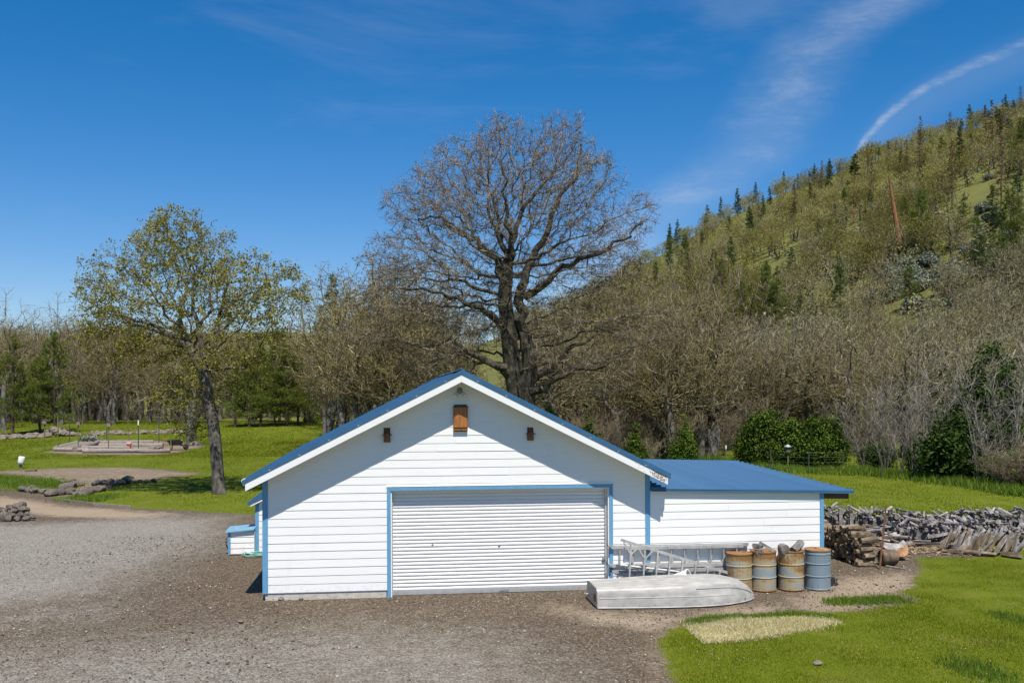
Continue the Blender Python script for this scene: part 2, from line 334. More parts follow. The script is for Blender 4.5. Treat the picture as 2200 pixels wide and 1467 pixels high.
def ground_mats():
    for name in ('gravel_ground', 'lawn_ground', 'hill_ground'):
        m, nt, b = nodes_for(name)
        at_ = nt.nodes.new('ShaderNodeAttribute'); at_.attribute_name = 'gmask'
        sp = nt.nodes.new('ShaderNodeSeparateColor'); nt.links.new(at_.outputs['Color'], sp.inputs[0])
        at2 = nt.nodes.new('ShaderNodeAttribute'); at2.attribute_name = 'gmask2'
        sp2 = nt.nodes.new('ShaderNodeSeparateColor'); nt.links.new(at2.outputs['Color'], sp2.inputs[0])
        big = noise_node(nt, .45, 4); mid = noise_node(nt, 2.6, 5, .65); fine = noise_node(nt, 16, 5, .7)
        # --- gravel: voronoi stones at two sizes
        tc = nt.nodes.new('ShaderNodeTexCoord')
        def voro(scale):
            v = nt.nodes.new('ShaderNodeTexVoronoi'); v.inputs['Scale'].default_value = scale; nt.links.new(tc.outputs['Object'], v.inputs['Vector'])
            s = nt.nodes.new('ShaderNodeSeparateColor'); nt.links.new(v.outputs['Color'], s.inputs[0]); return v, s
        v1, s1 = voro(32); v2, s2 = voro(70)
        st = mixc(nt, .45, s1.outputs[0], s2.outputs[0])
        stv = nt.nodes.new('ShaderNodeSeparateColor'); nt.links.new(st, stv.inputs[0]); stv = stv.outputs[0]
        brown = ramp_node(nt, [(.10, (.038, .028, .018)), (.45, (.098, .074, .049)), (.72, (.160, .122, .083)), (.93, (.31, .25, .18))]); nt.links.new(stv, brown.inputs[0])
        grey = ramp_node(nt, [(.10, (.105, .095, .076)), (.45, (.222, .205, .170)), (.75, (.315, .293, .248)), (.95, (.45, .42, .36))]); nt.links.new(stv, grey.inputs[0])
        tan = ramp_node(nt, [(.15, (.22, .165, .11)), (.5, (.31, .24, .165)), (.9, (.43, .345, .25))])
        nt.links.new(mathn(nt, 'ADD', mathn(nt, 'MULTIPLY', stv, .5), mathn(nt, 'MULTIPLY', fine.outputs[0], .5)), tan.inputs[0])
        gk = smooth(nt, mathn(nt, 'ADD', sp.outputs[1], mathn(nt, 'MULTIPLY', mathn(nt, 'SUBTRACT', mid.outputs[0], .5), 1.1)), .05, 1.0)
        tk = smooth(nt, mathn(nt, 'ADD', sp.outputs[2], mathn(nt, 'MULTIPLY', mathn(nt, 'SUBTRACT', mid.outputs[0], .5), .8)), .25, .85)
        gc = mixc(nt, gk, brown.outputs[0], grey.outputs[0]); gc = mixc(nt, tk, gc, tan.outputs[0])
        patch = smooth(nt, big.outputs[0], .35, .7); gc = mixc(nt, mathn(nt, 'MULTIPLY', patch, .22), gc, (.60, .52, .44), 'MULTIPLY')
        # --- grass
        gs = ramp_node(nt, [(.22, (.060, .085, .003)), (.45, (.102, .132, .004)), (.62, (.135, .160, .007)), (.85, (.18, .18, .018))])
        gf = mathn(nt, 'ADD', mathn(nt, 'MULTIPLY', fine.outputs[0], .5), mathn(nt, 'ADD', mathn(nt, 'MULTIPLY', mid.outputs[0], .28), mathn(nt, 'MULTIPLY', big.outputs[0], .25)))
        nt.links.new(gf, gs.inputs[0]); grass = gs.outputs[0]
        dry = smooth(nt, noise_node(nt, .9, 5, .7).outputs[0], .50, .68)
        grass = mixc(nt, mathn(nt, 'MULTIPLY', dry, .35), grass, (.19, .165, .045))
        strk = smooth(nt, mathn(nt, 'ADD', sp2.outputs[0], mathn(nt, 'MULTIPLY', mathn(nt, 'SUBTRACT', mid.outputs[0], .5), .4)), .35, .65)
        grass = mixc(nt, strk, grass, mixc(nt, fine.outputs[0], (.36, .30, .14), (.58, .51, .27)))
        # --- woodland / hill floor
        hf = ramp_node(nt, [(.25, (.095, .088, .028)), (.5, (.130, .132, .034)), (.7, (.150, .160, .040)), (.9, (.20, .195, .07))])
        hn = noise_node(nt, .12, 6, .65); nt.links.new(mathn(nt, 'ADD', mathn(nt, 'MULTIPLY', hn.outputs[0], .7), mathn(nt, 'MULTIPLY', mid.outputs[0], .3)), hf.inputs[0])
        grass = mixc(nt, sp2.outputs[1], grass, hf.outputs[0])
        e = mathn(nt, 'ADD', sp.outputs[0], mathn(nt, 'ADD', mathn(nt, 'MULTIPLY', mathn(nt, 'SUBTRACT', mid.outputs[0], .5), .8), mathn(nt, 'MULTIPLY', mathn(nt, 'SUBTRACT', fine.outputs[0], .5), .9)))
        k = smooth(nt, e, .40, .60)
        c = mixc(nt, k, grass, gc)
        nt.links.new(c, b.inputs['Base Color']); b.inputs['Roughness'].default_value = .95; b.inputs['Specular IOR Level'].default_value = .2
        h = mathn(nt, 'ADD', mathn(nt, 'MULTIPLY', mathn(nt, 'ADD', v1.outputs['Distance'], mathn(nt, 'MULTIPLY', v2.outputs['Distance'], .5)), -1.0), mathn(nt, 'MULTIPLY', fine.outputs[0], .6))
        bump(nt, b, h, .55, .03)
ground_mats()

# ------------------------------------------------------------------ mesh helpers
class MB:
    def __init__(s): s.v = []; s.f = []; s.mi = []
    def add(s, verts, faces, mi=0):
        o = len(s.v); s.v += [tuple(p) for p in verts]; s.f += [tuple(i + o for i in f) for f in faces]; s.mi += [mi] * len(faces); return s
    def box(s, a, b, mi=0):
        x0, y0, z0 = a; x1, y1, z1 = b
        return s.add([(x0, y0, z0), (x1, y0, z0), (x1, y1, z0), (x0, y1, z0), (x0, y0, z1), (x1, y0, z1), (x1, y1, z1), (x0, y1, z1)],
                     [(0, 3, 2, 1), (4, 5, 6, 7), (0, 1, 5, 4), (1, 2, 6, 5), (2, 3, 7, 6), (3, 0, 4, 7)], mi)
    def hexa(s, p, mi=0):      # 8 corners: bottom loop then top loop
        return s.add(p, [(0, 3, 2, 1), (4, 5, 6, 7), (0, 1, 5, 4), (1, 2, 6, 5), (2, 3, 7, 6), (3, 0, 4, 7)], mi)
    def beam(s, p0, p1, w, h, up=(0, 0, 1), mi=0):
        p0 = Vector(p0); p1 = Vector(p1); d = (p1 - p0).normalized(); sd_ = d.cross(Vector(up)).normalized(); u = sd_.cross(d)
        q = []
        for p in (p0, p1):
            for a, c in ((-1, -1), (1, -1), (1, 1), (-1, 1)): q.append(p + sd_ * a * w / 2 + u * c * h / 2)
        return s.hexa(q, mi)
    def prism(s, poly, axis, a, b, mi=0):   # 2-D polygon extruded along axis from a to b
        def P(p, t):
            return {'x': (t, p[0], p[1]), 'y': (p[0], t, p[1]), 'z': (p[0], p[1], t)}[axis]
        n = len(poly); v = [P(p, a) for p in poly] + [P(p, b) for p in poly]
        return s.add(v, [tuple(range(n))[::-1], tuple(range(n, 2 * n))] + [(i, (i + 1) % n, n + (i + 1) % n, n + i) for i in range(n)], mi)
    def tube(s, pts, rad, sides=8, cap=True, mi=0):
        pts = [Vector(p) for p in pts]; n = len(pts)
        if not hasattr(rad, '__len__'): rad = [rad] * n
        vs = []; prev = None
        for i, p in enumerate(pts):
            d = (pts[min(i + 1, n - 1)] - pts[max(i - 1, 0)]).normalized()
            if prev is None:
                a = Vector((0, 0, 1)) if abs(d.z) < .9 else Vector((1, 0, 0)); x = d.cross(a).normalized()
            else:
                x = (prev - d * prev.dot(d)).normalized()
            prev = x; y = d.cross(x)
            vs += [p + (x * math.cos(2 * math.pi * j / sides) + y * math.sin(2 * math.pi * j / sides)) * rad[i] for j in range(sides)]
        fs = [(i * sides + j, i * sides + (j + 1) % sides, (i + 1) * sides + (j + 1) % sides, (i + 1) * sides + j) for i in range(n - 1) for j in range(sides)]
        if cap: fs += [tuple(range(sides))[::-1], tuple(range((n - 1) * sides, n * sides))]
        return s.add(vs, fs, mi)
    def lathe(s, prof, sides=32, c=(0, 0, 0), mi=0):
        vs = []; n = len(prof)
        for r, z in prof: vs += [(c[0] + r * math.cos(2 * math.pi * j / sides), c[1] + r * math.sin(2 * math.pi * j / sides), c[2] + z) for j in range(sides)]
        fs = [(i * sides + j, i * sides + (j + 1) % sides, (i + 1) * sides + (j + 1) % sides, (i + 1) * sides + j) for i in range(n - 1) for j in range(sides)]
        fs += [tuple(range(sides))[::-1], tuple(range((n - 1) * sides, n * sides))]
        return s.add(vs, fs, mi)
    def mesh(s, name, mats, smooth=False):
        me = bpy.data.meshes.new(name); me.from_pydata(s.v, [], s.f)
        for m in ([mats] if isinstance(mats, str) else mats): me.materials.append(MATS[m])
        if any(s.mi): me.polygons.foreach_set('material_index', s.mi)
        if smooth:
            me.polygons.foreach_set('use_smooth', [True] * len(s.f)); me.set_sharp_from_angle(angle=math.radians(38))
        me.update(); return me
    def build(s, name, mats, parent=None, smooth=False, loc=None): return link(name, s.mesh(name, mats, smooth), parent, loc)
def link(name, me, parent=None, loc=None, rot=None, scale=None):
    o = bpy.data.objects.new(name, me); COL.objects.link(o)
    if parent is not None: o.parent = parent
    if loc is not None: o.location = loc
    if rot is not None: o.rotation_euler = rot
    if scale is not None: o.scale = scale if hasattr(scale, '__len__') else (scale,) * 3
    return o
def tag(o, label=None, cat=None, group=None, kind=None):
    if label: o['label'] = label
    if cat: o['category'] = cat
    if group: o['group'] = group
    if kind: o['kind'] = kind
    return o
def thing(name, label, cat, loc=(0, 0, 0), rz=0, group=None):
    o = link(name, None, None, loc, (0, 0, rz)); o.empty_display_size = .3
    return tag(o, label, cat, group)
def npmesh(name, verts, tris=None, quads=None, mats=(), mi=None, smooth=False):
    me = bpy.data.meshes.new(name); nv = len(verts)
    nt_ = 0 if tris is None else len(tris); nq = 0 if quads is None else len(quads)
    me.vertices.add(nv); me.vertices.foreach_set('co', np.asarray(verts, np.float32).ravel())
    loops = np.concatenate([a.ravel() for a in (tris, quads) if a is not None and len(a)]).astype(np.int32)
    me.loops.add(len(loops)); me.loops.foreach_set('vertex_index', loops)
    starts = np.concatenate([np.arange(nt_) * 3, nt_ * 3 + np.arange(nq) * 4]).astype(np.int32)
    me.polygons.add(nt_ + nq); me.polygons.foreach_set('loop_start', starts)
    if mi is not None: me.polygons.foreach_set('material_index', np.asarray(mi, np.int32))
    if smooth: me.polygons.foreach_set('use_smooth', np.ones(nt_ + nq, bool))
    for m in mats: me.materials.append(MATS[m])
    me.update(calc_edges=True); return me

# ------------------------------------------------------------------ ground
def sdist(px, py, poly):
    """signed distance, positive inside"""
    x = px[:, None]; y = py[:, None]; a = np.array(poly, float); b = np.roll(a, -1, 0)
    ax, ay, bx, by = a[:, 0], a[:, 1], b[:, 0], b[:, 1]
    dx, dy = bx - ax, by - ay
    t = np.clip(((x - ax) * dx + (y - ay) * dy) / (dx * dx + dy * dy + 1e-9), 0, 1)
    d = np.sqrt(((x - ax - t * dx) ** 2 + (y - ay - t * dy) ** 2).min(1))
    cond = ((ay > y) != (by > y)) & (x < dx * (y - ay) / np.where(by == ay, 1e-9, by - ay) + ax)
    return np.where(cond.sum(1) % 2 == 1, d, -d)
def gp(pts): return [tuple(G(x, y))[:2] for x, y in pts]
YARD = gp([(-260, 1030), (0, 1047), (60, 1058), (130, 1074), (200, 1084), (280, 1090), (400, 1098), (545, 1104)]) + [(0.6, 11), (13.2, 8.5), (14.3, 6.6)] + \
    gp([(1900, 1150), (1985, 1165), (2040, 1160), (2130, 1180), (2110, 1196), (2030, 1196), (1972, 1198), (1998, 1225), (1962, 1262), (1935, 1268), (1985, 1290), (1850, 1310), (1700, 1313), (1560, 1322), (1474, 1333), (1432, 1372), (1436, 1410), (1470, 1467), (1500, 1700), (-300, 1700)])
LOBE = gp([(-260, 1022), (0, 1012), (60, 1008), (150, 1004), (260, 1003), (360, 1008), (445, 1016), (300, 1034), (262, 1038), (225, 1050), (198, 1060), (120, 1066), (45, 1056), (128, 1040), (60, 1024), (0, 1017), (-260, 1030)])
BED = gp([(88, 972), (150, 960), (205, 945), (330, 945), (435, 952), (442, 958), (385, 972), (340, 977), (240, 978), (150, 976)])
STRAW = gp([(1472, 1340), (1530, 1332), (1640, 1326), (1720, 1323), (1805, 1333), (1760, 1345), (1640, 1366), (1510, 1382)])
GREY = [gp([(-200, 1130), (120, 1122), (330, 1108), (470, 1112), (485, 1150), (430, 1180), (330, 1215), (200, 1270), (0, 1300), (-250, 1330)]),
        gp([(-300, 1410), (100, 1375), (500, 1340), (800, 1335), (1000, 1350), (1150, 1380), (1250, 1440), (1150, 1600), (-300, 1700)]),
        gp([(-100, 1330), (100, 1308), (230, 1302), (200, 1316), (0, 1345)])]
TAN = [gp([(0, 1066), (120, 1085), (260, 1094), (380, 1105), (300, 1112), (120, 1112), (40, 1100), (-60, 1090)]),
       gp([(1180, 1300), (1320, 1318), (1480, 1318), (1640, 1300), (1740, 1305), (1560, 1324), (1470, 1335), (1430, 1372), (1440, 1470), (1400, 1470), (1390, 1360), (1260, 1330)]),
       gp([(1800, 1240), (1990, 1220), (1980, 1260), (1900, 1300), (1760, 1320), (1700, 1300)])]
def masks(x, y):
    n = waves(x, y, 1.0, 21) * .42 + waves(x, y, .35, 22) * .22
    def amt(poly, w): return np.clip(.5 + (sdist(x, y, poly) + n * min(1, w * 2)) / (2 * w), 0, 1)
    gr = np.maximum(amt(YARD, .35), np.maximum(amt(LOBE, .4), amt(BED, .5)))
    grey = np.max([amt(p, 1.9) * wt for p, wt in zip(GREY, (1.05, .66, .85))], 0); tan = np.max([amt(p, .9) for p in TAN], 0)
    tan = np.maximum(tan, np.maximum(amt(LOBE, .6), amt(BED, .6)) * .55)
    st = amt(STRAW, .3)
    X = x - CAM.x; Y = y - CAM.y; f = X * FW.x + Y * FW.y; r = X * RT.x + Y * RT.y
    z = terrain(x, y)
    wood = np.clip(np.maximum(_sm(1.0, 4.0, z), _sm(95, 130, f)), 0, 1)
    return gr, grey, tan, st, wood
def axis(lo, hi, step, far_lo, far_hi, g):
    a = list(np.arange(lo, hi + 1e-6, step)); s = step; v = hi
    while v < far_hi: s = min(s * g, 14); v += s; a.append(v)
    s = step; v = lo; b = []
    while v > far_lo: s = min(s * g, 14); v -= s; b.append(v)
    return np.array(b[::-1] + a)
def build_ground():
    xs = axis(-26, 21, .22, -900, 1000, 1.055); ys = axis(-10, 36, .22, -60, 1900, 1.05)
    gx, gy = np.meshgrid(xs, ys); x = gx.ravel(); y = gy.ravel(); z = terrain(x, y)
    # only keep what a walk around could show: a wedge in front of and around the camera
    near = (np.abs(x) < 120) & (y < 160)
    gr = np.zeros(len(x)); grey = gr.copy(); tan = gr.copy(); st = gr.copy()
    _, _, _, _, wood = [None] * 4 + [np.clip(np.maximum(_sm(1.0, 4.0, z), _sm(95, 130, (x - CAM.x) * FW.x + (y - CAM.y) * FW.y)), 0, 1)]
    i = np.where(near)[0]
    gr[i], grey[i], tan[i], st[i], wood[i] = masks(x[i], y[i])
    z = z + gr * 0.0 - .012 * gr * (1 - wood) * 0
    z = z + (waves(x, y, .8, 31) * .012 + waves(x, y, 3, 32) * .02) * (1 - wood)
    nx, ny = len(xs), len(ys)
    idx = np.arange(nx * ny).reshape(ny, nx)
    q = np.stack([idx[:-1, :-1], idx[:-1, 1:], idx[1:, 1:], idx[1:, :-1]], -1).reshape(-1, 4)
    g4 = gr[q].mean(1); w4 = wood[q].mean(1)
    cls = np.where(g4 > .5, 0, np.where(w4 > .5, 2, 1))
    V = np.stack([x, y, z], 1)
    for c, name, mt in ((0, 'gravel_yard', 'gravel_ground'), (1, 'lawn', 'lawn_ground'), (2, 'hillside', 'hill_ground')):
        qq = q[cls == c]; used, inv = np.unique(qq, return_inverse=True); qq = inv.reshape(-1, 4)
        me = npmesh(name, V[used], None, qq, [mt], smooth=True)
        for an, ch in (('gmask', (gr, grey, tan)), ('gmask2', (st, wood, wood))):
            a = me.color_attributes.new(an, 'FLOAT_COLOR', 'POINT')
            a.data.foreach_set('color', np.stack([ch[0][used], ch[1][used], ch[2][used], np.ones(len(used))], 1).astype(np.float32).ravel())
        tag(link(name, me), kind='structure')
build_ground()

# ------------------------------------------------------------------ garage
def clipline(z):                       # half-width of the gable under the roof at height z
    return max(0.0, (4.80 - z) / .5)
def board(parent, xa0, xb0, xa1, xb1, z0, z1, name='siding_board', Y=0.0, pz=.0125, tz_=.004):
    if max(xb0 - xa0, xb1 - xa1) < .03: return
    xb0 = max(xb0, xa0 + .004); xb1 = max(xb1, xa1 + .004)
    jit = R.uniform(-.0015, .0015)
    MB().hexa([(xa0, Y - pz + jit, z0), (xb0, Y - pz + jit, z0), (xb0, Y - .001, z0), (xa0, Y - .001, z0),
               (xa1, Y - tz_, z1), (xb1, Y - tz_, z1), (xb1, Y - .001, z1), (xa1, Y - .001, z1)]).build(name, 'white_paint', parent)
def build_garage():
    g = thing('garage', 'white lap-sided garage with blue metal roof, blue trim and white roll-up door', 'garage')
    cx = 4.265; PK = 4.83
    # front wall
    w = MB().prism([(.0, .13), (2.70, .13), (2.70, 2.34), (7.64, 2.34), (7.64, .0), (8.53, .0), (8.53, PK - cx * .5), (cx, PK), (.0, PK - cx * .5)], 'y', 0.0, .14).build('front_wall', 'white_paint', g)
    k = 0
    while True:
        z0 = .154 + .1778 * k; z1 = z0 + .1778; k += 1
        if z0 > 4.72: break
        L0, R0 = max(.095, cx - clipline(z0)), min(8.44, cx + clipline(z0)); L1, R1 = max(.095, cx - clipline(z1)), min(8.44, cx + clipline(z1))
        if L1 > R1: L1 = R1 = cx
        if z0 < 2.39:
            board(w, L0, 2.645, L1, 2.645, z0, z1)
            board(w, 7.697, R0, 7.697, R1, z0, z1)
            if z1 > 2.41: board(w, 2.647, 7.695, 2.647, 7.695, 2.409, z1)
        else:
            cuts = sorted(R.uniform(L1 + .6, R1 - .6) for _ in range(1 if R1 - L1 < 4 else 2)) if R1 - L1 > 2.2 else []
            e0 = [L0] + cuts + [R0]; e1 = [L1] + cuts + [R1]
            for i in range(len(e0) - 1): board(w, e0[i] + (.002 if i else 0), e0[i + 1] - .002, e1[i] + (.002 if i else 0), e1[i + 1] - .002, z0, z1)
    # side and back walls with their own boards
    for nm, X, d in (('side_wall', 0.0, -1), ('side_wall', 8.53, 1)):
        sw = MB().box((min(X, X - d * .12), .14, .0), (max(X, X - d * .12), 10.55, 2.66)).build(nm, 'white_paint', g)
        for j in range(14):
            z0 = .154 + .1778 * j; z1 = min(z0 + .1778, 2.64)
            MB().hexa([(X + d * .016, .14, z0), (X + d * .016, 10.55, z0), (X + d * .001, 10.55, z0), (X + d * .001, .14, z0),
                       (X + d * .004, .14, z1), (X + d * .004, 10.55, z1), (X + d * .001, 10.55, z1), (X + d * .001, .14, z1)]).build('siding_board', 'white_paint', sw)
    MB().prism([(.12, .0), (8.41, .0), (8.41, PK - cx * .5), (cx, PK), (.12, PK - cx * .5)], 'y', 10.43, 10.55).build('back_wall', 'white_paint', g)
    # footing
    f = MB(); n = 14
    pts = [(.035 + (2.63 - .035) * i / n) for i in range(n + 1)]
    for i in range(n):
        f.hexa([(pts[i], .006 + R.uniform(-.01, .004), -.2), (pts[i + 1], .006, -.2), (pts[i + 1], .13, -.2), (pts[i], .13, -.2),
                (pts[i], .012, .126), (pts[i + 1], .012, .126), (pts[i + 1], .13, .126), (pts[i], .13, .126)])
    f.build('footing', 'concrete', g)
    MB().box((7.65, .012, -.2), (8.5, .13, .0)).build('footing', 'concrete', g)
    # corner posts
    MB().box((-.022, -.024, .150), (.093, .09, 2.66)).build('corner_post', 'blue_trim', g)
    MB().box((8.443, -.024, -.05), (8.553, .09, 2.66)).build('corner_post', 'blue_trim', g)
    # door surround
    t = MB(); t.box((2.647, -.028, -.06), (2.727, .05, 2.326)); t.build('door_jamb_trim', 'blue_trim', g)
    t = MB(); t.box((7.614, -.028, -.06), (7.694, .05, 2.326)); t.build('door_jamb_trim', 'blue_trim', g)
    t = MB(); t.box((2.647, -.030, 2.327), (7.694, .05, 2.407)); t.build('door_head_trim', 'blue_trim', g)
    MB().box((2.64, -.036, 2.4085), (7.70, .0, 2.425)).build('drip_cap', 'white_paint', g)
    MB().box((2.728, .0, -.05), (2.752, .22, 2.325)).build('door_jamb', 'white_paint', g)
    MB().box((7.589, .0, -.05), (7.613, .22, 2.325)).build('door_jamb', 'white_paint', g)
    MB().box((2.753, .0, 2.300), (7.588, .22, 2.325)).build('door_head', 'white_paint', g)
    # roll-up door
    d = MB().box((2.76, .185, .0), (7.58, .20, 2.30)).build('roll_up_door', 'door_white', g)
    pitch = .0795; prof = [(.016, .0), (.0145, .006), (.004, .013), (-.006, .030), (-.009, .046), (-.005, .062), (.004, .073), (.0145, .0785)]
    s = MB(); nP = len(prof)
    s.add([(2.76, y, z) for y, z in prof] + [(7.575, y, z) for y, z in prof], [(i, i + nP, i + 1 + nP, i + 1) for i in range(nP - 1)])
    sm = s.mesh('slat', 'door_white')
    for i in range(28): link('slat', sm, d, (0, .165, .075 + pitch * i))
    MB().box((2.765, .150, .0), (7.575, .184, .072)).build('bottom_bar', 'galv', d)
    MB().tube([(5.15, .15, .035), (5.15, .12, .03), (5.33, .12, .03), (5.33, .15, .035)], .008, 6).build('pull_handle', 'dark', d)
    MB().box((7.535, .11, .0), (7.587, .184, 2.30)).build('guide_rail', 'galv', d)
    MB().box((2.754, .11, .0), (2.776, .184, 2.30)).build('guide_rail', 'galv', d)
    lk = MB(); lk.lathe([(.0, 0), (.04, 0), (.045, .008), (.035, .016), (.0, .018)], 12); o = lk.build('lock_plate', 'lamp_grey', d, True, (7.50, .125, .70)); o.rotation_euler = (math.pi / 2, 0, 0); o.scale = (.7, 1.3, 1)
    for hx, hz in ((3.62, 1.09), (5.11, 1.02)):
        MB().box((hx, .150, hz), (hx + .05, .158, hz + .014)).box((hx + .012, .150, hz - .035), (hx + .02, .157, hz)).build('scratch_mark', 'dark', d)
    # roof: deck, panels, flashing, fascia
    ez, ex = 2.63, -.375
    for sgn, nm in ((-1, 'left'), (1, 'right')):
        X = lambda t: cx + sgn * t
        deck = MB().prism([(X(0), 4.925), (X(4.60), 4.925 - 2.30), (X(4.60), 4.925 - 2.39), (X(0), 4.835)], 'y', -.425, 10.97).build('roof_slope', 'soffit_white', g)
        n = 28; wd = (10.98 + .45) / n
        p = MB(); L = math.hypot(4.645, 2.3225)
        p.box((0, .0, .0), (L, wd - .004, .016)); p.box((0, .0, .016), (L, .022, .046))
        pm = p.mesh('roof_panel', 'blue_roof')
        ang = math.atan(.5)
        for i in range(n):
            o = link('roof_panel', pm, deck)
            y = -.45 + wd * i
            if sgn > 0:
                o.location = (cx, y, 4.930); o.rotation_euler = (0, ang, 0)
            else:
                o.location = (cx, y + wd, 4.930); o.rotation_euler = (0, ang, math.pi)
        MB().prism([(X(0), 4.868), (X(4.64), 4.868 - 2.32), (X(4.64), 4.962 - 2.32), (X(0), 4.962)], 'y', -.485, -.452).build('rake_flashing', 'blue_roof', g)
        fm = 'white_paint' if sgn < 0 else 'worn_paint'
        MB().prism([(X(0.001), 4.70), (X(4.575), 4.70 - 2.2875), (X(4.575), 4.862 - 2.2875), (X(0.001), 4.862)], 'y', -.470, -.428).build('fascia_board', fm, g)
        for sx in np.arange(.35, 4.6, .62):
            MB().box((-.008, -.006, -.008), (.008, .0, .008)).build('screw', 'white_paint', g, False, (X(sx), -.4855, 4.885 - .5 * sx))
        # gutter (K profile) along the eave
        xe = X(4.578); pr = [(0, 0), (.078, 0), (.085, -.028), (.066, -.048), (.055, -.075), (.05, -.118), (0, -.118)]
        MB().prism([(xe + sgn * a, 2.645 + b) for a, b in pr], 'y', -.44, 10.95).build('gutter', 'white_paint', g)
    rc = MB().prism([(cx - .16, 4.925), (cx, 4.990), (cx + .16, 4.925), (cx, 4.975)], 'y', -.43, 11.0).build('ridge_cap', 'blue_roof', g)
    # ---- right wing
    def zt(X): return 2.245 - .030 * (X - 8.53)
    w = MB().prism([(8.555, -.05), (12.60, -.05), (12.60, zt(12.6) - .0), (8.555, zt(8.555))], 'y', .002, .11).build('wing_wall', 'white_paint', g)
    for k in range(-1, 13):
        z0 = .154 + .1778 * k; z1 = z0 + .1778
        zr = zt(10.6) - .02
        if z0 > zr: break
        z1 = min(z1, zr)
        cuts = [R.uniform(9.3, 11.9)]
        e = [8.556] + cuts + [12.578]
        for i in range(2): board(w, e[i] + .0012 * i, e[i + 1] - .0012, e[i] + .0012 * i, e[i + 1] - .0012, max(z0, -.045), z1, Y=0.002)
    MB().box((12.580, -.026, -.05), (12.668, .08, zt(12.6) - .005)).build('corner_post', 'blue_trim', g)
    sw = MB().box((12.54, .11, -.05), (12.64, 7.65, 2.09)).build('side_wall', 'white_paint', g)
    for j in range(-1, 11):
        z0 = .154 + .1778 * j; z1 = z0 + .1778
        MB().hexa([(12.656, .085, z0), (12.656, 7.65, z0), (12.641, 7.65, z0), (12.641, .085, z0), (12.644, .085, z1), (12.644, 7.65, z1), (12.641, 7.65, z1), (12.641, .085, z1)]).build('siding_board', 'white_paint', sw)
    MB().box((8.55, 7.55, -.05), (12.53, 7.65, 2.1)).build('back_wall', 'white_paint', g)
    ang = math.atan(.027)
    x0, x1 = 8.556, 13.36
    deck = MB().prism([(x0, 2.275), (x1 - .02, 2.275 - .027 * (x1 - x0 - .02)), (x1 - .02, 2.247 - .027 * (x1 - x0 - .02)), (x0, 2.247)], 'y', -.045, 7.80).build('wing_roof', 'brown_wood', g)
    deck.rotation_euler = (math.atan(.11 / 7.8), 0, 0)
    n = 19; wd = 7.92 / n
    p = MB(); L = (x1 - x0) / math.cos(ang); p.prism([(0, 0), (wd - .003, 0), (wd - .003, .014), (.080, .014), (.066, .050), (.014, .050), (.0, .014)], 'x', 0, L); pm = p.mesh('roof_panel', 'blue_roof')
    for i in range(n):
        o = link('roof_panel', pm, deck, (x0 + (0 if i > 4 else .012) - .0 * i, -.06 + wd * i, 2.278), (0, ang, 0))
        o.location.x += R.uniform(-.006, .006) + .001
    for a, b, dz in ((x0, 10.40, 0), (10.38, x1 + .01, .003)):
        za = 2.303 - .027 * (a - x0) + dz; zb = 2.303 - .027 * (b - x0) + dz
        MB().prism([(a, za - .062), (b, zb - .062), (b, zb), (a, za)], 'y', -.085 - dz, -.064).build('eave_flashing', 'blue_roof', g)
        MB().prism([(a, za - .076), (b, zb - .076), (b, zb - .063), (a, za - .063)], 'y', -.098 - dz, -.064).build('drip_edge', 'blue_roof', g)
    for yy in (-.005, 1.9, 3.8, 5.7, 7.6):
        MB().prism([(12.67, 1.985), (13.28, 1.970), (13.28, 2.108), (12.67, 2.128)], 'y', yy, yy + .045).build('rafter_tail', 'dark_brown_wood', g)
    # ---- low shed on the left side
    xs0, ys0 = -1.07, 6.15
    w = MB().prism([(xs0 + .02, -.02), (-.03, -.02), (-.03, 1.93), (xs0 + .02, 1.40)], 'y', ys0, ys0 + .1).build('shed_wall', 'white_paint', g)
    for k in range(11):
        z0 = .0 + .1778 * k; z1 = z0 + .1778
        def xl(z): return max(xs0 + .09, -.03 - (1.93 - z) / .5)
        if xl(z0) > -.1: break
        board(w, xl(z0), -.03, min(xl(z1), -.035), -.03, z0, z1, Y=ys0)
    MB().box((xs0 - .01, ys0 - .02, -.02), (xs0 + .085, ys0 + .06, 1.40)).build('corner_post', 'blue_trim', g)
    MB().box((xs0 + .02, ys0 + .1, -.02), (xs0 + .1, 10.5, 1.40)).build('shed_side_wall', 'white_paint', g)
    sr = MB().prism([(xs0 - .17, 1.335), (-.03, 1.335 + .52), (-.03, 1.335 + .57), (xs0 - .17, 1.385)], 'y', ys0 - .10, 10.6).build('shed_roof', 'soffit_white', g)
    p = MB(); L = math.hypot(1.22, .61); p.box((0, 0, 0), (L, .395, .014)).box((0, 0, .014), (L, .025, .05)); pm = p.mesh('roof_panel', 'blue_roof')
    for i in range(11): link('roof_panel', pm, sr, (xs0 - .19, ys0 - .12 + .4 * i, 1.385), (0, -math.atan(.5), 0))
    MB().prism([(xs0 - .20, 1.345), (-.035, 1.345 + .575), (-.035, 1.345 + .665), (xs0 - .20, 1.435)], 'y', ys0 - .16, ys0 - .13).build('rake_flashing', 'blue_roof', g)
    MB().prism([(xs0 - .12, 1.315), (-.035, 1.315 + .54), (-.035, 1.345 + .57), (xs0 - .12, 1.345)], 'y', ys0 - .15, ys0 - .105).build('fascia_board', 'white_paint', g)
    return g
build_garage()

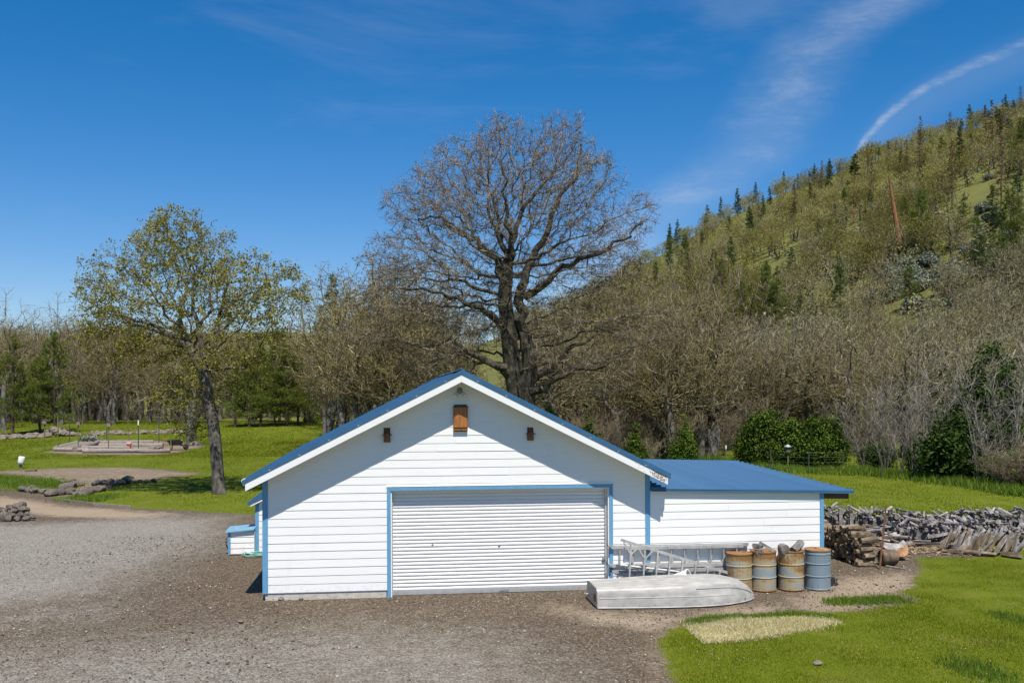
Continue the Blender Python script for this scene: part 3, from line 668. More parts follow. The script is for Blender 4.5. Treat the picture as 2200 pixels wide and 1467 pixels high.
def wall_things():
    # bat box
    a = Wp(974, 869, -.05); b = Wp(1004.5, 927, -.05)
    x0, x1, z0, z1 = a.x, b.x, b.z, a.z; h = z1 - z0
    t = thing('bat_box', 'tall cedar bat box with dark top hanging under the gable peak', 'bat box', ((x0 + x1) / 2, -.018, z0)); hw = (x1 - x0) / 2
    MB().box((-hw * .9, .0, .0), (hw * .9, .016, h)).build('back_board', 'dark_brown_wood', t)
    for i in range(3):
        u0 = -hw + .01 + i * (2 * hw - .02) / 3
        MB().box((u0 + .001, -.085, .10), (u0 + (2 * hw - .02) / 3 - .001, -.065, h - .06)).build('front_plank', 'cedar', t)
    for sx in (-1, 1): MB().box((sx * hw - (.012 if sx > 0 else 0), -.064, .03), (sx * hw + (0 if sx > 0 else .012), -.001, h - .055)).build('side_board', 'cedar', t)
    MB().box((-hw - .012, -.105, h - .054), (hw + .012, -.001, h - .035)).build('roof_board', 'dark_brown_wood', t)
    MB().box((-hw + .014, -.062, .03), (hw - .014, -.04, .098)).build('landing_board', 'cedar', t)
    # two small birdhouses
    for (pa, pb, lab) in (((824, 919), (838, 950), 'small brown wooden birdhouse on the gable beside the left rake board'), ((1133, 918), (1146, 946), 'small brown wooden birdhouse on the gable beside the peeling right rake board')):
        a = Wp(*pa, -.05); b = Wp(*pb, -.05); hw = (b.x - a.x) / 2 + .005; h = a.z - b.z
        t = thing('birdhouse', lab, 'birdhouse', ((a.x + b.x) / 2, -.018, b.z), 0, 'birdhouses on the gable')
        MB().box((-hw * .95, 0, .0), (hw * .95, .014, h)).build('back_board', 'dark_brown_wood', t)
        MB().prism([(-hw * .85, .01), (hw * .85, .01), (hw * .85, h * .52), (0, h * .68), (-hw * .85, h * .52)], 'y', -.10, -.001).build('box_body', 'brown_wood', t)
        for sx in (-1, 1): MB().beam((0, -.06, h * .71), (sx * hw * 1.35, -.06, h * .49), .14, .014, (0, 0, 1)).build('roof_board', 'dark_brown_wood', t)
        o = MB().lathe([(.0, 0), (.016, 0), (.016, .004), (0, .004)], 12).build('entrance_hole', 'dark', t, False, (0, -.1005, h * .42)); o.rotation_euler = (math.pi / 2, 0, 0)
        MB().tube([(0, -.10, h * .27), (0, -.135, h * .27)], .005, 6).build('perch', 'dark_brown_wood', t)
    # flood light
    c = Wp(988, 838, -.05)
    t = thing('floodlight', 'grey twin-lamp floodlight mounted under the gable peak', 'floodlight', (c.x, -.018, c.z))
    MB().lathe([(.0, 0), (.055, 0), (.06, .01), (.045, .035), (.02, .045), (0, .046)], 16).build('base_plate', 'lamp_grey', t, True).rotation_euler = (math.pi / 2, 0, 0)
    MB().box((-.03, -.075, -.08), (.03, -.02, .0)).build('sensor', 'lamp_grey', t)
    for sx in (-1, 1):
        MB().tube([(sx * .02, -.05, .0), (sx * .06, -.075, -.045), (sx * .08, -.085, -.065)], .014, 8).build('arm', 'lamp_grey', t, True)
        o = MB().lathe([(.0, .03), (.02, .03), (.026, .0), (.045, -.06), (.05, -.085), (.044, -.095), (0, -.098)], 18).build('lamp', 'glass_lamp', t, True, (sx * .088, -.09, -.065)); o.rotation_euler = (math.radians(-38), math.radians(sx * -14), 0)
wall_things()

# ------------------------------------------------------------------ planter box, hose
def side_things():
    t = thing('storage_box', 'low white lap-sided box with pale blue lid beside the garage', 'storage box', (-1.43, 6.3, 0))
    bb = MB().box((-.345, -.33, .01), (.345, .35, .62)).build('body', 'white_paint', t)
    for k in range(4):
        z0 = .02 + .155 * k; z1 = z0 + .153
        MB().hexa([(-.29, -.348, z0), (.345, -.348, z0), (.345, -.331, z0), (-.29, -.331, z0), (-.29, -.336, z1), (.345, -.336, z1), (.345, -.331, z1), (-.29, -.331, z1)]).build('siding_board', 'white_paint', bb)
    MB().box((-.36, -.352, .0), (-.292, -.29, .60)).build('corner_post', 'blue_trim', t)
    MB().hexa([(-.43, -.42, .61), (.35, -.42, .67), (.35, .36, .72), (-.43, .36, .66), (-.43, -.42, .64), (.35, -.42, .70), (.35, .36, .75), (-.43, .36, .69)]).build('lid', 'blue_lid', t)
    p = []; rr = random.Random(3)
    c = G(551, 1193)
    for i in range(5 * 28):
        a = i * 2 * math.pi / 28; ring = i / 28
        r = .24 + .12 * math.sin(ring * 1.9 + 1) + rr.uniform(-.006, .006)
        p.append((c.x + .03 + r * math.cos(a) * 1.15 + .03 * math.sin(ring * 3), c.y + r * math.sin(a) + .03 * math.cos(ring * 2), .022 + .010 * ring + .006 * math.sin(a * 3)))
    tag(MB().tube(p, .011, 6).build('garden_hose', 'hose', None, True), 'coiled green garden hose lying on gravel beside the garage corner', 'hose')
    q = [G(489, 1178) + Vector((0, 0, .02)), G(485, 1172) + Vector((0, 0, .05)), G(484, 1166) + Vector((0, 0, .1)), G(488, 1160) + Vector((.0, 0, .1)), G(493, 1158) + Vector((0, 0, .08))]
    tag(MB().tube(q, .012, 6).build('cable_loop', 'dark', None, True), 'short dark cable loop at the foot of the white storage box', 'cable')
side_things()

# ------------------------------------------------------------------ boat
def build_boat():
    A = G(1272, 1297); B = G(1615, 1286)
    mid0 = Vector((6.985, -1.20, 0)); tip = Vector((10.55, -1.17, 0)); ax = tip - mid0; Lb = ax.length; rz = math.atan2(ax.y, ax.x)
    t = thing('rowboat', 'aluminium rowboat lying upside down on gravel before the garage door', 'boat', mid0, rz)
    ns, m = 26, 9
    def half(s): return .53 + .15 * math.sin(min(s, .55) / .55 * math.pi / 2) if s < .55 else .68 * max(0.0, 1 - ((s - .55) / .45) ** 2.3) ** .75
    def top(s):
        b = .415 + .10 * s if s < .8 else .495
        if s > .72: b = b * max(0, 1 - ((s - .72) / .28) ** 2.6) ** .62
        return max(b, .035)
    rows = []
    for i in range(ns + 1):
        s = i / ns; s = 1 - (1 - s) ** 1.35; x = s * Lb; h = max(half(s), .006); tp = top(s); gz = .012
        fl = 1 - .10 * (1 - s * .4)
        ch = tp * (.86 - .30 * max(0, s - .35))        # chine height
        hw_c = h * (.95 - .25 * max(0, s - .35))      # chine half-width
        sec = [(h, gz), (h * .985, gz + (ch - gz) * .35), (hw_c + (h - hw_c) * .25, gz + (ch - gz) * .75), (hw_c, ch), (hw_c * .95, ch + (tp - ch) * .55), (hw_c * .80, ch + (tp - ch) * .86), (hw_c * .45, ch + (tp - ch) * .97), (hw_c * .10, tp), (0, tp + .004)]
        rows.append((x, sec))
    vs = []; fs = []
    for x, sec in rows:
        full = [(-a, z) for a, z in sec] + [(a, z) for a, z in sec[-2::-1]]
        vs += [(x, y, z) for y, z in full]
    k = 2 * m - 1
    for i in range(ns):
        for j in range(k - 1): fs.append((i * k + j, (i + 1) * k + j, (i + 1) * k + j + 1, i * k + j + 1))
    hull = MB().add(vs, fs).build('hull', 'alu', t, True)
    sec = rows[0][1]; poly = [(-a, z) for a, z in sec] + [(a, z) for a, z in sec[-2::-1]]
    MB().prism(poly, 'x', -.02, .012).build('transom', 'alu_dull', t)
    def along(fn, s0, s1, n=22): return [fn(s0 + (s1 - s0) * i / n) for i in range(n + 1)]
    def samp(s, j, side):
        xi = s * Lb
        for i in range(ns):
            if rows[i][0] <= xi <= rows[i + 1][0] + 1e-6:
                q = (xi - rows[i][0]) / max(1e-6, rows[i + 1][0] - rows[i][0])
                a0, z0 = rows[i][1][j]; a1, z1 = rows[i + 1][1][j]
                return Vector((xi, side * (a0 + (a1 - a0) * q), z0 + (z1 - z0) * q))
        return Vector((rows[-1][0], 0, .02))
    MB().tube(along(lambda s: samp(s, 8, -1) + Vector((0, 0, .004)), .0, .985, 30), .011, 6).build('keel', 'alu', t, True)
    for sd_ in (-1, 1):
        MB().tube(along(lambda s: samp(s, 0, sd_) + Vector((0, 0, .006)), .0, .99, 30), .015, 6).build('gunwale', 'alu', t, True)
        MB().tube(along(lambda s: samp(s, 2, sd_) * .55 + samp(s, 1, sd_) * .45, .01, .84), .009, 6).build('spray_rail', 'alu', t, True)
        MB().tube(along(lambda s: samp(s, 3, sd_) + Vector((0, sd_ * .003, 0)), .58, .965), .011, 6).build('chine_strip', 'alu', t, True)
        MB().tube(along(lambda s: samp(s, 5, sd_), .03, .62), .006, 5).build('bottom_rib', 'alu', t, True)
    MB().box((-.035, -.40, .12), (-.021, -.24, .27)).build('motor_plate', 'dark_brown_wood', t)
    MB().tube([(-.02, .30, .14), (-.07, .30, .13), (-.07, .36, .13), (-.02, .36, .14)], .012, 6).build('handle', 'alu_dull', t, True)
    # registration marks near the bow
    def patch(s, u, w, hh, mt, nm):
        a = samp(s, 1, -1) * (1 - u) + samp(s, 0, -1) * u; b = samp(s + w / Lb, 1, -1) * (1 - u) + samp(s + w / Lb, 0, -1) * u
        upv = (samp(s, 1, -1) - samp(s, 0, -1)).normalized(); nn = (b - a).cross(upv).normalized(); nn = nn if nn.y < 0 else -nn
        a = a + nn * .004; b = b + nn * .004
        MB().hexa([a, b, b + nn * .002, a + nn * .002, a + upv * hh, b + upv * hh, b + upv * hh + nn * .002, a + upv * hh + nn * .002]).build(nm, mt, t)
    patch(.900, .62, .035, .052, 'sticker_blue', 'registration_sticker')
    for i, ds in enumerate((.918, .926, .938, .946, .956)): patch(ds, .62, .010, .056, 'white_fiber', 'registration_mark')
    for i in range(9):
        s = .06 + i * .09; q = samp(s, 1, -1) * .4 + samp(s, 0, -1) * .6
        MB().box((-.006, -.005, -.006), (.006, .004, .006)).build('rivet', 'dark', t, False, q)
    return t
build_boat()

# ------------------------------------------------------------------ ladders behind the boat
def ladders():
    def hl(name, label, xa, xb, z1, z2, Y, mt, grp, rung0, two=False):
        t = thing(name, label, 'ladder', (xa, Y, z2), 0, grp); L = xb - xa; h = z1 - z2
        for z in (0, h): MB().box((0, -.028, z - .035), (L, .028, z + .035)).build('rail', mt, t)
        x = rung0
        while x < L - .05:
            MB().tube([(x, 0, .035), (x, 0, h - .035)], .017, 8).build('rung', mt, t, True); x += .305
        for z in (0, h): MB().box((-.07, -.035, z - .028), (-.001, .035, z + .028)).build('foot', 'alu_dull', t)
        return t
    a = Wp(1314, 1175, -.09); b = Wp(1598, 1175, -.09)
    hl('extension_ladder', 'long aluminium ladder hung sideways on the wall, its rungs above the boat', a.x, b.x + .1, .985, .57, -.065, 'ladder_alu', None, .18)
    hl('ladder_section', 'pale ladder section nested in front of the wall-hung ladder', a.x + .35, b.x - .05, .965, .55, -.135, 'ladder_alu', None, .09)
    hl('straight_ladder', 'weathered aluminium ladder lying on its side low against the wall behind the boat', a.x + .04, b.x - .3, .455, .04, -.20, 'alu_dull', None, .15)
    # orchard ladder: flared rails, tripod pole
    Y = -.42
    p0 = Wp(1333, 1159, Y); p1 = Wp(1600, 1243, Y)
    t = thing('orchard_ladder', 'flared aluminium orchard ladder lying on edge behind the boat, braced at its wide end', 'ladder', (p0.x, Y, 0))
    q0 = Vector((0, 0, p0.z)); q1 = Vector((p1.x - p0.x, .02, max(p1.z, .28))); g0 = Vector((.02, .0, .03)); g1 = Vector((q1.x, .02, .03))
    MB().beam(q0, q1, .032, .060).build('rail', 'ladder_alu', t); MB().beam(g0, g1, .032, .060).build('rail', 'ladder_alu', t)
    for i, px in enumerate((1354, 1384, 1411, 1438, 1465, 1493, 1519, 1545)):
        x = Wp(px, 1190, Y).x - p0.x; k = x / q1.x; top = q0.lerp(q1, k); bot = g0.lerp(g1, max(0, k - .02)); 
        MB().beam(bot + Vector((-.02, -.02, .0)), top + Vector((0, -.02, -.02)), .05, .034, (1, 0, 0)).build('step', 'ladder_alu', t)
        if i < 2:
            for d in (-.17, .17):
                kk = (x + d) / q1.x
                MB().beam(top + Vector((0, -.03, -.26)), q0.lerp(q1, kk) + Vector((0, -.03, -.03)), .03, .022, (0, 1, 0)).build('brace', 'ladder_alu', t)
    s0 = Wp(1331, 1213, Y + .10); s1 = Wp(1530, 1236, Y + .16)
    MB().tube([Vector((s0.x - p0.x, .10, s0.z)), Vector((s1.x - p0.x, .16, max(.15, s1.z)))], .024, 10).build('tripod_pole', 'white_fiber', t, True)
    # hooks on the trim
    for pz in ((1304, 1173), (1306, 1216)):
        p = Wp(*pz, -.03)
        tag(MB().tube([p + Vector((-.02, .02, .06)), p + Vector((0, -.06, .02)), p + Vector((.05, -.09, -.03)), p + Vector((.06, -.10, .02))], .008, 6).build('ladder_hook', 'dark', None, True), 'black wire ladder hook on the door trim', 'hook', 'ladder hooks')
    # tipped white bucket behind the boat
    c = Wp(1437, 1232, -.52)
    t = thing('bucket', 'white plastic bucket tipped on its side behind the boat', 'bucket', (c.x, -.50, .18))
    o = MB().lathe([(.0, 0), (.13, 0), (.135, .01), (.155, .34), (.168, .35), (.168, .37), (.15, .37), (.128, .02), (0, .018)], 24).build('pail', 'white_paint', t, True); o.rotation_euler = (math.radians(70), 0, math.radians(55)); o.location = (.12, .03, .10)
    MB().tube([(.0, .0, .20), (.06, -.08, .28), (-.05, -.16, .30), (-.12, -.17, .22)], .006, 6).build('bail_handle', 'galv', t, True)
    MB().lathe([(0, -.18), (.12, -.18), (.125, .06), (0, .07)], 16).build('lower_pail', 'white_fiber', t, True)
ladders()

# ------------------------------------------------------------------ drums and logs
def log_mesh(r, L, seed, sides=9, split=False, mats=('firewood_grey', 'log_end'), taper=.92):
    rr = random.Random(seed); vs = []
    prof = [1 + rr.uniform(-.12, .12) for _ in range(sides)]
    if split:
        a0 = rr.uniform(.9, 1.6); n = sides - 2
        base = [(0, 0)] + [(r * math.cos(a0 * (i / (n - 1) - .5) * 1.15) * prof[i], r * math.sin(a0 * (i / (n - 1) - .5) * 1.15) * prof[i]) for i in range(n)]
        cx = sum(p[0] for p in base) / len(base); base = [(p[0] - cx, p[1]) for p in base]
    else: base = [(r * prof[i] * math.cos(2 * math.pi * i / sides), r * prof[i] * math.sin(2 * math.pi * i / sides)) for i in range(sides)]
    n = len(base); bend = rr.uniform(-.12, .12) * r
    b = MB(); rings = [(-L / 2, 1), (0, .97 + rr.uniform(-.04, .04)), (L / 2, taper)]
    v = []
    for k, (x, s) in enumerate(rings): v += [(x + rr.uniform(-.01, .01), p[0] * s + (bend if k == 1 else 0), p[1] * s) for p in base]
    f = [(i * n + j, i * n + (j + 1) % n, (i + 1) * n + (j + 1) % n, (i + 1) * n + j) for i in range(2) for j in range(n)]
    b.add(v, f, 0); b.add(v[:n], [tuple(range(n))[::-1]], 1); b.add(v[2 * n:], [tuple(range(n))], 1)
    me = b.mesh('log', list(mats), True); return me
def drums():
    pos = [(10.50, -.375, 0), (11.085, -.325, 1), (11.735, -.335, 2), (12.365, -.34, 3)]
    labs = ['heavily rusted steel drum behind the boat bow with a bare rusty lid', 'streaked rusty drum with a small heap of three split logs on top',
            'rust-banded drum carrying two separate grey logs', 'cleaner blue-grey steel drum with a rusty lid, beside the firewood']
    prof = [(0, .012), (.27, .012), (.283, 0), (.291, .004), (.291, .022), (.284, .030), (.284, .285), (.294, .292), (.296, .300), (.294, .308), (.284, .315), (.284, .565), (.294, .572), (.296, .580), (.294, .588), (.284, .595)]
    for (x, y, i), lb in zip(pos, labs):
        t = thing('steel_drum', lb, 'drum', (x, y, 0), [.3, 2.0, 4.2, 1.1][i], 'steel drums beside the ladders')
        h = [.855, .88, .88, .885][i]
        pr = [(r, z) for r, z in prof] + ([(.284, h - .105), (.291, h - .10), (.291, h - .07), (.284, h - .062)] if i == 3 else []) + [(.284, h - .028), (.289, h - .022), (.289, h), (.280, h), (.278, h - .016), (0, h - .016)]
        MB().lathe(pr[:-4], 40).build('shell', 'drum_paint_%s' % 'abcd'[i], t, True)
        MB().lathe([(.283, h - .028), (.294, h - .026), (.296, h - .012), (.294, h + .002), (.283, h + .002), (.280, h - .014)], 40).build('rim', 'drum_paint_%s' % 'aaac'[i], t, True)
        MB().lathe([(0, h - .026), (.281, h - .026), (.281, h - .018), (.15, h - .014), (0, h - .013)], 36).build('lid', 'drum_paint_%s' % 'aaca'[i], t, True)
        MB().lathe([(0, 0), (.035, 0), (.035, .012), (0, .014)], 12).build('bung', 'rust_metal', t, True, (.18, .05, h - .016))
        if i == 3: MB().box((-.05, -.289, .70), (.03, -.284, .715)).build('label_strip', 'white_fiber', t)
    def lg(px, py, y, r, L, rot, lab, seed, split=False):
        p = Wp(px, py, y); o = link('firewood_log', log_mesh(r * 1.12, L, seed, 11, split, ('log_dark', 'log_dark')), None, p, rot); tag(o, lab, 'log')
    lg(1632, 1184, -.42, .062, .30, (0, 0, math.radians(62)), 'dark round log on the streaked drum, lowest of the three', 1)
    lg(1627, 1172, -.33, .055, .30, (.3, .12, math.radians(40)), 'short forked grey log on top of the heap of three', 2)
    lg(1646, 1174, -.34, .06, .36, (.4, .5, math.radians(-30)), 'split grey log leaning down across the streaked drum', 3, True)
    lg(1682, 1177, -.38, .095, .30, (.9, 0, math.radians(84)), 'wide half-round grey log on the rust-banded drum', 4)
    lg(1711, 1175, -.36, .085, .36, (.2, -.42, math.radians(36)), 'upright-leaning grey log with pale bark on the rust-banded drum', 5)
    # maroon container behind, black grate beside the last drum
    p = Wp(1661, 1235, -.09)
    t = thing('storage_can', 'dark maroon can standing behind the drums against the wall', 'can', (p.x - .02, -.115, 0))
    MB().lathe([(0, 0), (.085, 0), (.09, .01), (.09, .52), (.08, .56), (.05, .585), (0, .59)], 20).build('can_body', 'maroon', t, True)
    MB().tube([(-.04, 0, .58), (-.03, 0, .63), (.03, 0, .63), (.04, 0, .58)], .008, 6).build('can_handle', 'dark', t, True)
    p = G(1788, 1256)
    t = thing('slotted_crate', 'small black slotted crate on gravel beside the blue-grey drum', 'crate', (p.x, p.y + .08, 0), .1)
    for i in range(5): MB().box((-.10 + i * .045, -.09, .03), (-.08 + i * .045, -.075, .13)).build('slat', 'grate', t)
    MB().box((-.11, -.095, .0), (.13, .09, .03)).build('base', 'grate', t); MB().box((-.11, -.095, .13), (.13, -.07, .145)).box((-.11, .07, .03), (.13, .09, .145)).build('frame', 'grate', t)
drums()

# ------------------------------------------------------------------ wood piles
def in_view_z(x, y): return tz(x, y)
def wood():
    # stacked round logs, cut ends facing the wing
    P0 = Vector((14.80, 1.95, 0)); P1 = Vector((14.72, 5.6, 0)); ax = (P1 - P0).normalized(); Lk = (P1 - P0).length
    rz = math.atan2(ax.y, ax.x)
    t = thing('firewood_stack', 'stack of brown round firewood logs with cut ends facing the wing wall', 'wood pile', P0, rz)
    # local x runs along the stack, logs lie along local y (towards -y = away from the wing)
    ms = [log_mesh(R.uniform(.045, .088), R.uniform(.36, .52), 100 + i, 8, i % 6 == 0, ('firewood', 'log_end'), .9) for i in range(20)]
    z = .05; row = 0
    while z < .88:
        x = .04 * (row % 2) + R.uniform(0, .03)
        top = .80 + .10 * math.sin(row)
        while x < Lk:
            r = R.uniform(.048, .07)
            if z < .80 + .08 * math.sin(x * 2.2) - .18 * max(0, .5 - x):
                o = link('log', R.choice(ms), t, (x + r * .5, .04 + R.uniform(-.09, .09), z + R.uniform(-.025, .025)), (R.uniform(-.08, .08), R.uniform(0, 6.28), math.pi / 2 + R.uniform(-.14, .14)))
                o.rotation_euler = (R.uniform(0, 6.28), R.uniform(-.14, .14), (math.pi / 2 if R.random() < .5 else -math.pi / 2) + R.uniform(-.26, .26)); o.rotation_mode = 'XYZ'
            x += r * 2.1 + R.uniform(0, .03)
        z += .102; row += 1
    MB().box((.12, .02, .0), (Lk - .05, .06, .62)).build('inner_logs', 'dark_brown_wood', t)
    # long grey split-wood row
    A = Vector((15.2, 6.6, 0)); B = Vector((22.6, 4.7, 0)); ax = (B - A).normalized(); Lr = (B - A).length
    t = thing('split_wood_row', 'long weathered grey row of split firewood on the lawn edge', 'wood pile', A, math.atan2(ax.y, ax.x))
    def row(t, Lr, hbase, yoff, seed, sp):
        q = random.Random(seed)
        ms = [log_mesh(q.uniform(.042, .075), q.uniform(.36, .54), seed + i, 7, i % 4 != 0, ('firewood_grey', 'firewood_grey'), .88) for i in range(20)]
        cnt = 0
        for lay in range(10, -1, -1):
            x = q.uniform(0, .1)
            while x < Lr and cnt < 298:
                hmax = hbase + .07 * math.sin(x * 1.3 + seed) + .05 * math.sin(x * 3.1)
                z = .06 + lay * .086
                if z < hmax and (z > hmax - .33 or q.random() < .40):
                    topl = z > hmax - .2
                    link('log', q.choice(ms), t, (x, yoff + q.uniform(-.10, .10), z + q.uniform(-.02, .035)), (q.uniform(0, 6.28), q.uniform(-.45, .45) if topl else q.uniform(-.15, .15), math.pi / 2 + (q.uniform(-1.0, 1.0) if topl else q.uniform(-.4, .4)))); cnt += 1
                x += q.uniform(*sp)
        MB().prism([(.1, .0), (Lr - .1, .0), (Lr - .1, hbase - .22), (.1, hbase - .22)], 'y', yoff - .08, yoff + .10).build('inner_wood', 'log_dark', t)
    row(t, Lr, .86, .16, 1200, (.095, .15))
    t2 = thing('split_wood_front_row', 'lower weathered grey split-firewood row in front of the long row', 'wood pile', A + ax * 2.2 + Vector((0, -.55, 0)), math.atan2(ax.y, ax.x))
    row(t2, Lr - 2.2, .62, .0, 1300, (.085, .13))
    # slumped splits leaning in front of the row
    A = G(2028, 1186); B = G(2190, 1200); ax = (B - A).normalized(); Lr = (B - A).length
    t = thing('leaning_splits', 'slumped bank of long split logs leaning against the grey wood row', 'wood pile', A, math.atan2(ax.y, ax.x))
    ms = [log_mesh(R.uniform(.07, .10), R.uniform(.42, .62), 300 + i, 7, True, ('firewood_grey', 'log_end'), .85) for i in range(10)]
    ms2 = [log_mesh(R.uniform(.07, .10), R.uniform(.45, .6), 320 + i, 7, True, ('firewood', 'firewood_grey'), .85) for i in range(6)]
    for k in range(46):
        x = Lr * (k / 46) + R.uniform(-.05, .05); dep = R.uniform(0, .5)
        link('log', R.choice(ms if k % 3 else ms2), t, (x, .12 + dep, .24 + dep * .45 + R.uniform(-.03, .05)), (R.uniform(0, 6.28), -.95 + R.uniform(-.3, .35), R.uniform(.2, .9)))
    for k in range(9):
        link('log', R.choice(ms2), t, (R.uniform(-.2, Lr), R.uniform(-.15, .05), .07), (R.uniform(0, 6.28), R.uniform(-.06, .06), R.uniform(-.5, .5)))
    # loose heap between the stacks
    c = G(1965, 1178)
    t = thing('loose_wood_heap', 'loose heap of fallen grey splits between the log stack and the grey row', 'wood pile', c)
    for k in range(44):
        dx = R.uniform(-1.2, 1.4); dy = R.uniform(-.1, 2.0)
        h = .07 + max(0, .16 * dy + R.uniform(-.05, .12))
        link('log', R.choice(ms if k % 4 else ms2), t, (dx, dy, h), (R.uniform(0, 6.28), R.uniform(-.35, .25), R.uniform(-1.2, 1.2)))
    # bark and chip litter
    n = 1500; pts = np.stack([rng.normal(0, 1.1, n), rng.normal(.1, .55, n)], 1)
    v = []; f = []
    base = np.array([c.x + .6, c.y - .1])
    P = base + pts; ang = rng.uniform(0, 6.28, n); sz = rng.uniform(.025, .07, n)
    e1 = np.stack([np.cos(ang), np.sin(ang), rng.uniform(-.2, .2, n)], 1) * sz[:, None]; e2 = np.stack([-np.sin(ang), np.cos(ang), rng.uniform(-.2, .2, n)], 1) * sz[:, None] * .45
    zz = terrain(P[:, 0], P[:, 1]) + .018 + rng.uniform(0, .02, n); C = np.stack([P[:, 0], P[:, 1], zz], 1)
    V = np.stack([C - e1 - e2, C + e1 - e2, C + e1 + e2, C - e1 + e2], 1).reshape(-1, 3)
    tag(link('wood_chips', npmesh('wood_chips', V, None, np.arange(4 * n).reshape(-1, 4), ['log_end'])), 'scattered orange bark and wood chips on the ground by the wood heaps', 'wood chips', kind='stuff')
    # chopping round and the orange slab
    p = G(1916, 1217)
    t = thing('log_round', 'thick pale-barked log round lying at the end of the log stack', 'log', (p.x, p.y + .22, .205))
    o = MB().tube([(-.20, 0, 0), (-.18, 0, 0), (0, 0, .0), (.18, 0, 0), (.20, 0, 0)], [.18, .20, .205, .20, .185], 16).build('bark', 'firewood', t, True)
    MB().tube([(-.206, 0, 0), (-.2005, 0, 0)], .165, 16).build('cut_face', 'firewood', t, True)
    p = G(1940, 1206)
    o = tag(link('cut_slab', None), 'broken orange-faced wood slab with grey bark leaning by the log round', 'slab'); o.location = (p.x + .02, p.y + .22, .215); o.rotation_euler = (math.radians(48), math.radians(-14), math.radians(20))
    poly = [(-.30, .12), (-.26, .0), (-.18, -.10), (-.04, -.17), (.10, -.16), (.22, -.08), (.30, .03), (.32, .12)]
    MB().prism(poly, 'z', -.04, .04).build('cut_face', 'cut_orange', o)
    poly = [(-.38, .30), (-.33, .125), (-.1, .04), (.02, .10), (.14, .05), (.34, .125), (.33, .24), (.1, .20), (-.1, .30), (-.25, .38)]
    MB().prism(poly, 'z', -.035, .05).build('bark_edge', 'firewood_grey', o)
    # stakes
    a = G(1889, 1222); b_ = at(1903, 1085, (a - CAM).dot(FW) + .25)
    tag(MB().beam(a, b_, .035, .03).build('metal_stake', 'rust_metal'), 'tall leaning rusty metal stake in front of the log stack', 'stake')
    for (px, py0, fw, lab) in ((1805, 1092, 27.6, 'taller grey wooden stake rising from the wood pile near the wing'), (1828, 1103, 26.6, 'shorter grey wooden stake rising from the log stack')):
        p = at(px, py0, fw); tag(MB().box((p.x - .05, p.y - .02, .0), (p.x + .05, p.y + .03, p.z)).build('wooden_stake', 'weathered'), lab, 'stake')
    a = G(1900, 1216); b_ = G(1945, 1224)
    tag(MB().beam(a + Vector((0, -.05, .02)), b_ + Vector((0, 0, .02)), .07, .03).build('loose_board', 'weathered'), 'flat grey board on the ground before the log round', 'board')
wood()

# ------------------------------------------------------------------ rocks, edging, garden bed, posts on the left
def rock_mesh(seed, flat=.7):
    rr = np.random.default_rng(seed)
    # subdivided octahedron, pushed around
    import bmesh
    bm = bmesh.new(); bmesh.ops.create_icosphere(bm, subdivisions=2, radius=1)
    off = rr.uniform(-9, 9, 3); pl = rr.normal(size=(6, 3)); pl /= np.linalg.norm(pl, axis=1)[:, None]; dd = rr.uniform(.62, .95, 6)
    for v in bm.verts:
        c = np.array(v.co)
        for n_, d in zip(pl, dd):
            k = c @ n_
            if k > d: c = c - n_ * (k - d)
        c *= 1 + .05 * np.sin(c @ np.array([5, 7, 3]) + off[0])
        v.co = (c[0], c[1] * .85, c[2] * flat)
    me = bpy.data.meshes.new('stone'); bm.to_mesh(me); bm.free()
    me.polygons.foreach_set('use_smooth', [True] * len(me.polygons)); me.set_sharp_from_angle(angle=math.radians(30)); return me
ROCKS = []
for i in range(10):
    m_ = rock_mesh(50 + i); m_.materials.append(MATS['rock']); ROCKS.append(m_)
ROCKS2 = []
for i in range(6):
    m_ = rock_mesh(80 + i, .6); m_.materials.append(MATS['rock_red']); ROCKS2.append(m_)
def stone_at(par, p, s, origin, ms=ROCKS):
    o = link('stone', R.choice(ms), par, p - origin, (R.uniform(-.3, .3), R.uniform(-.3, .3), R.uniform(0, 6.28)), (s * R.uniform(.85, 1.2), s * R.uniform(.8, 1.1), s * R.uniform(.75, 1.1))); return o
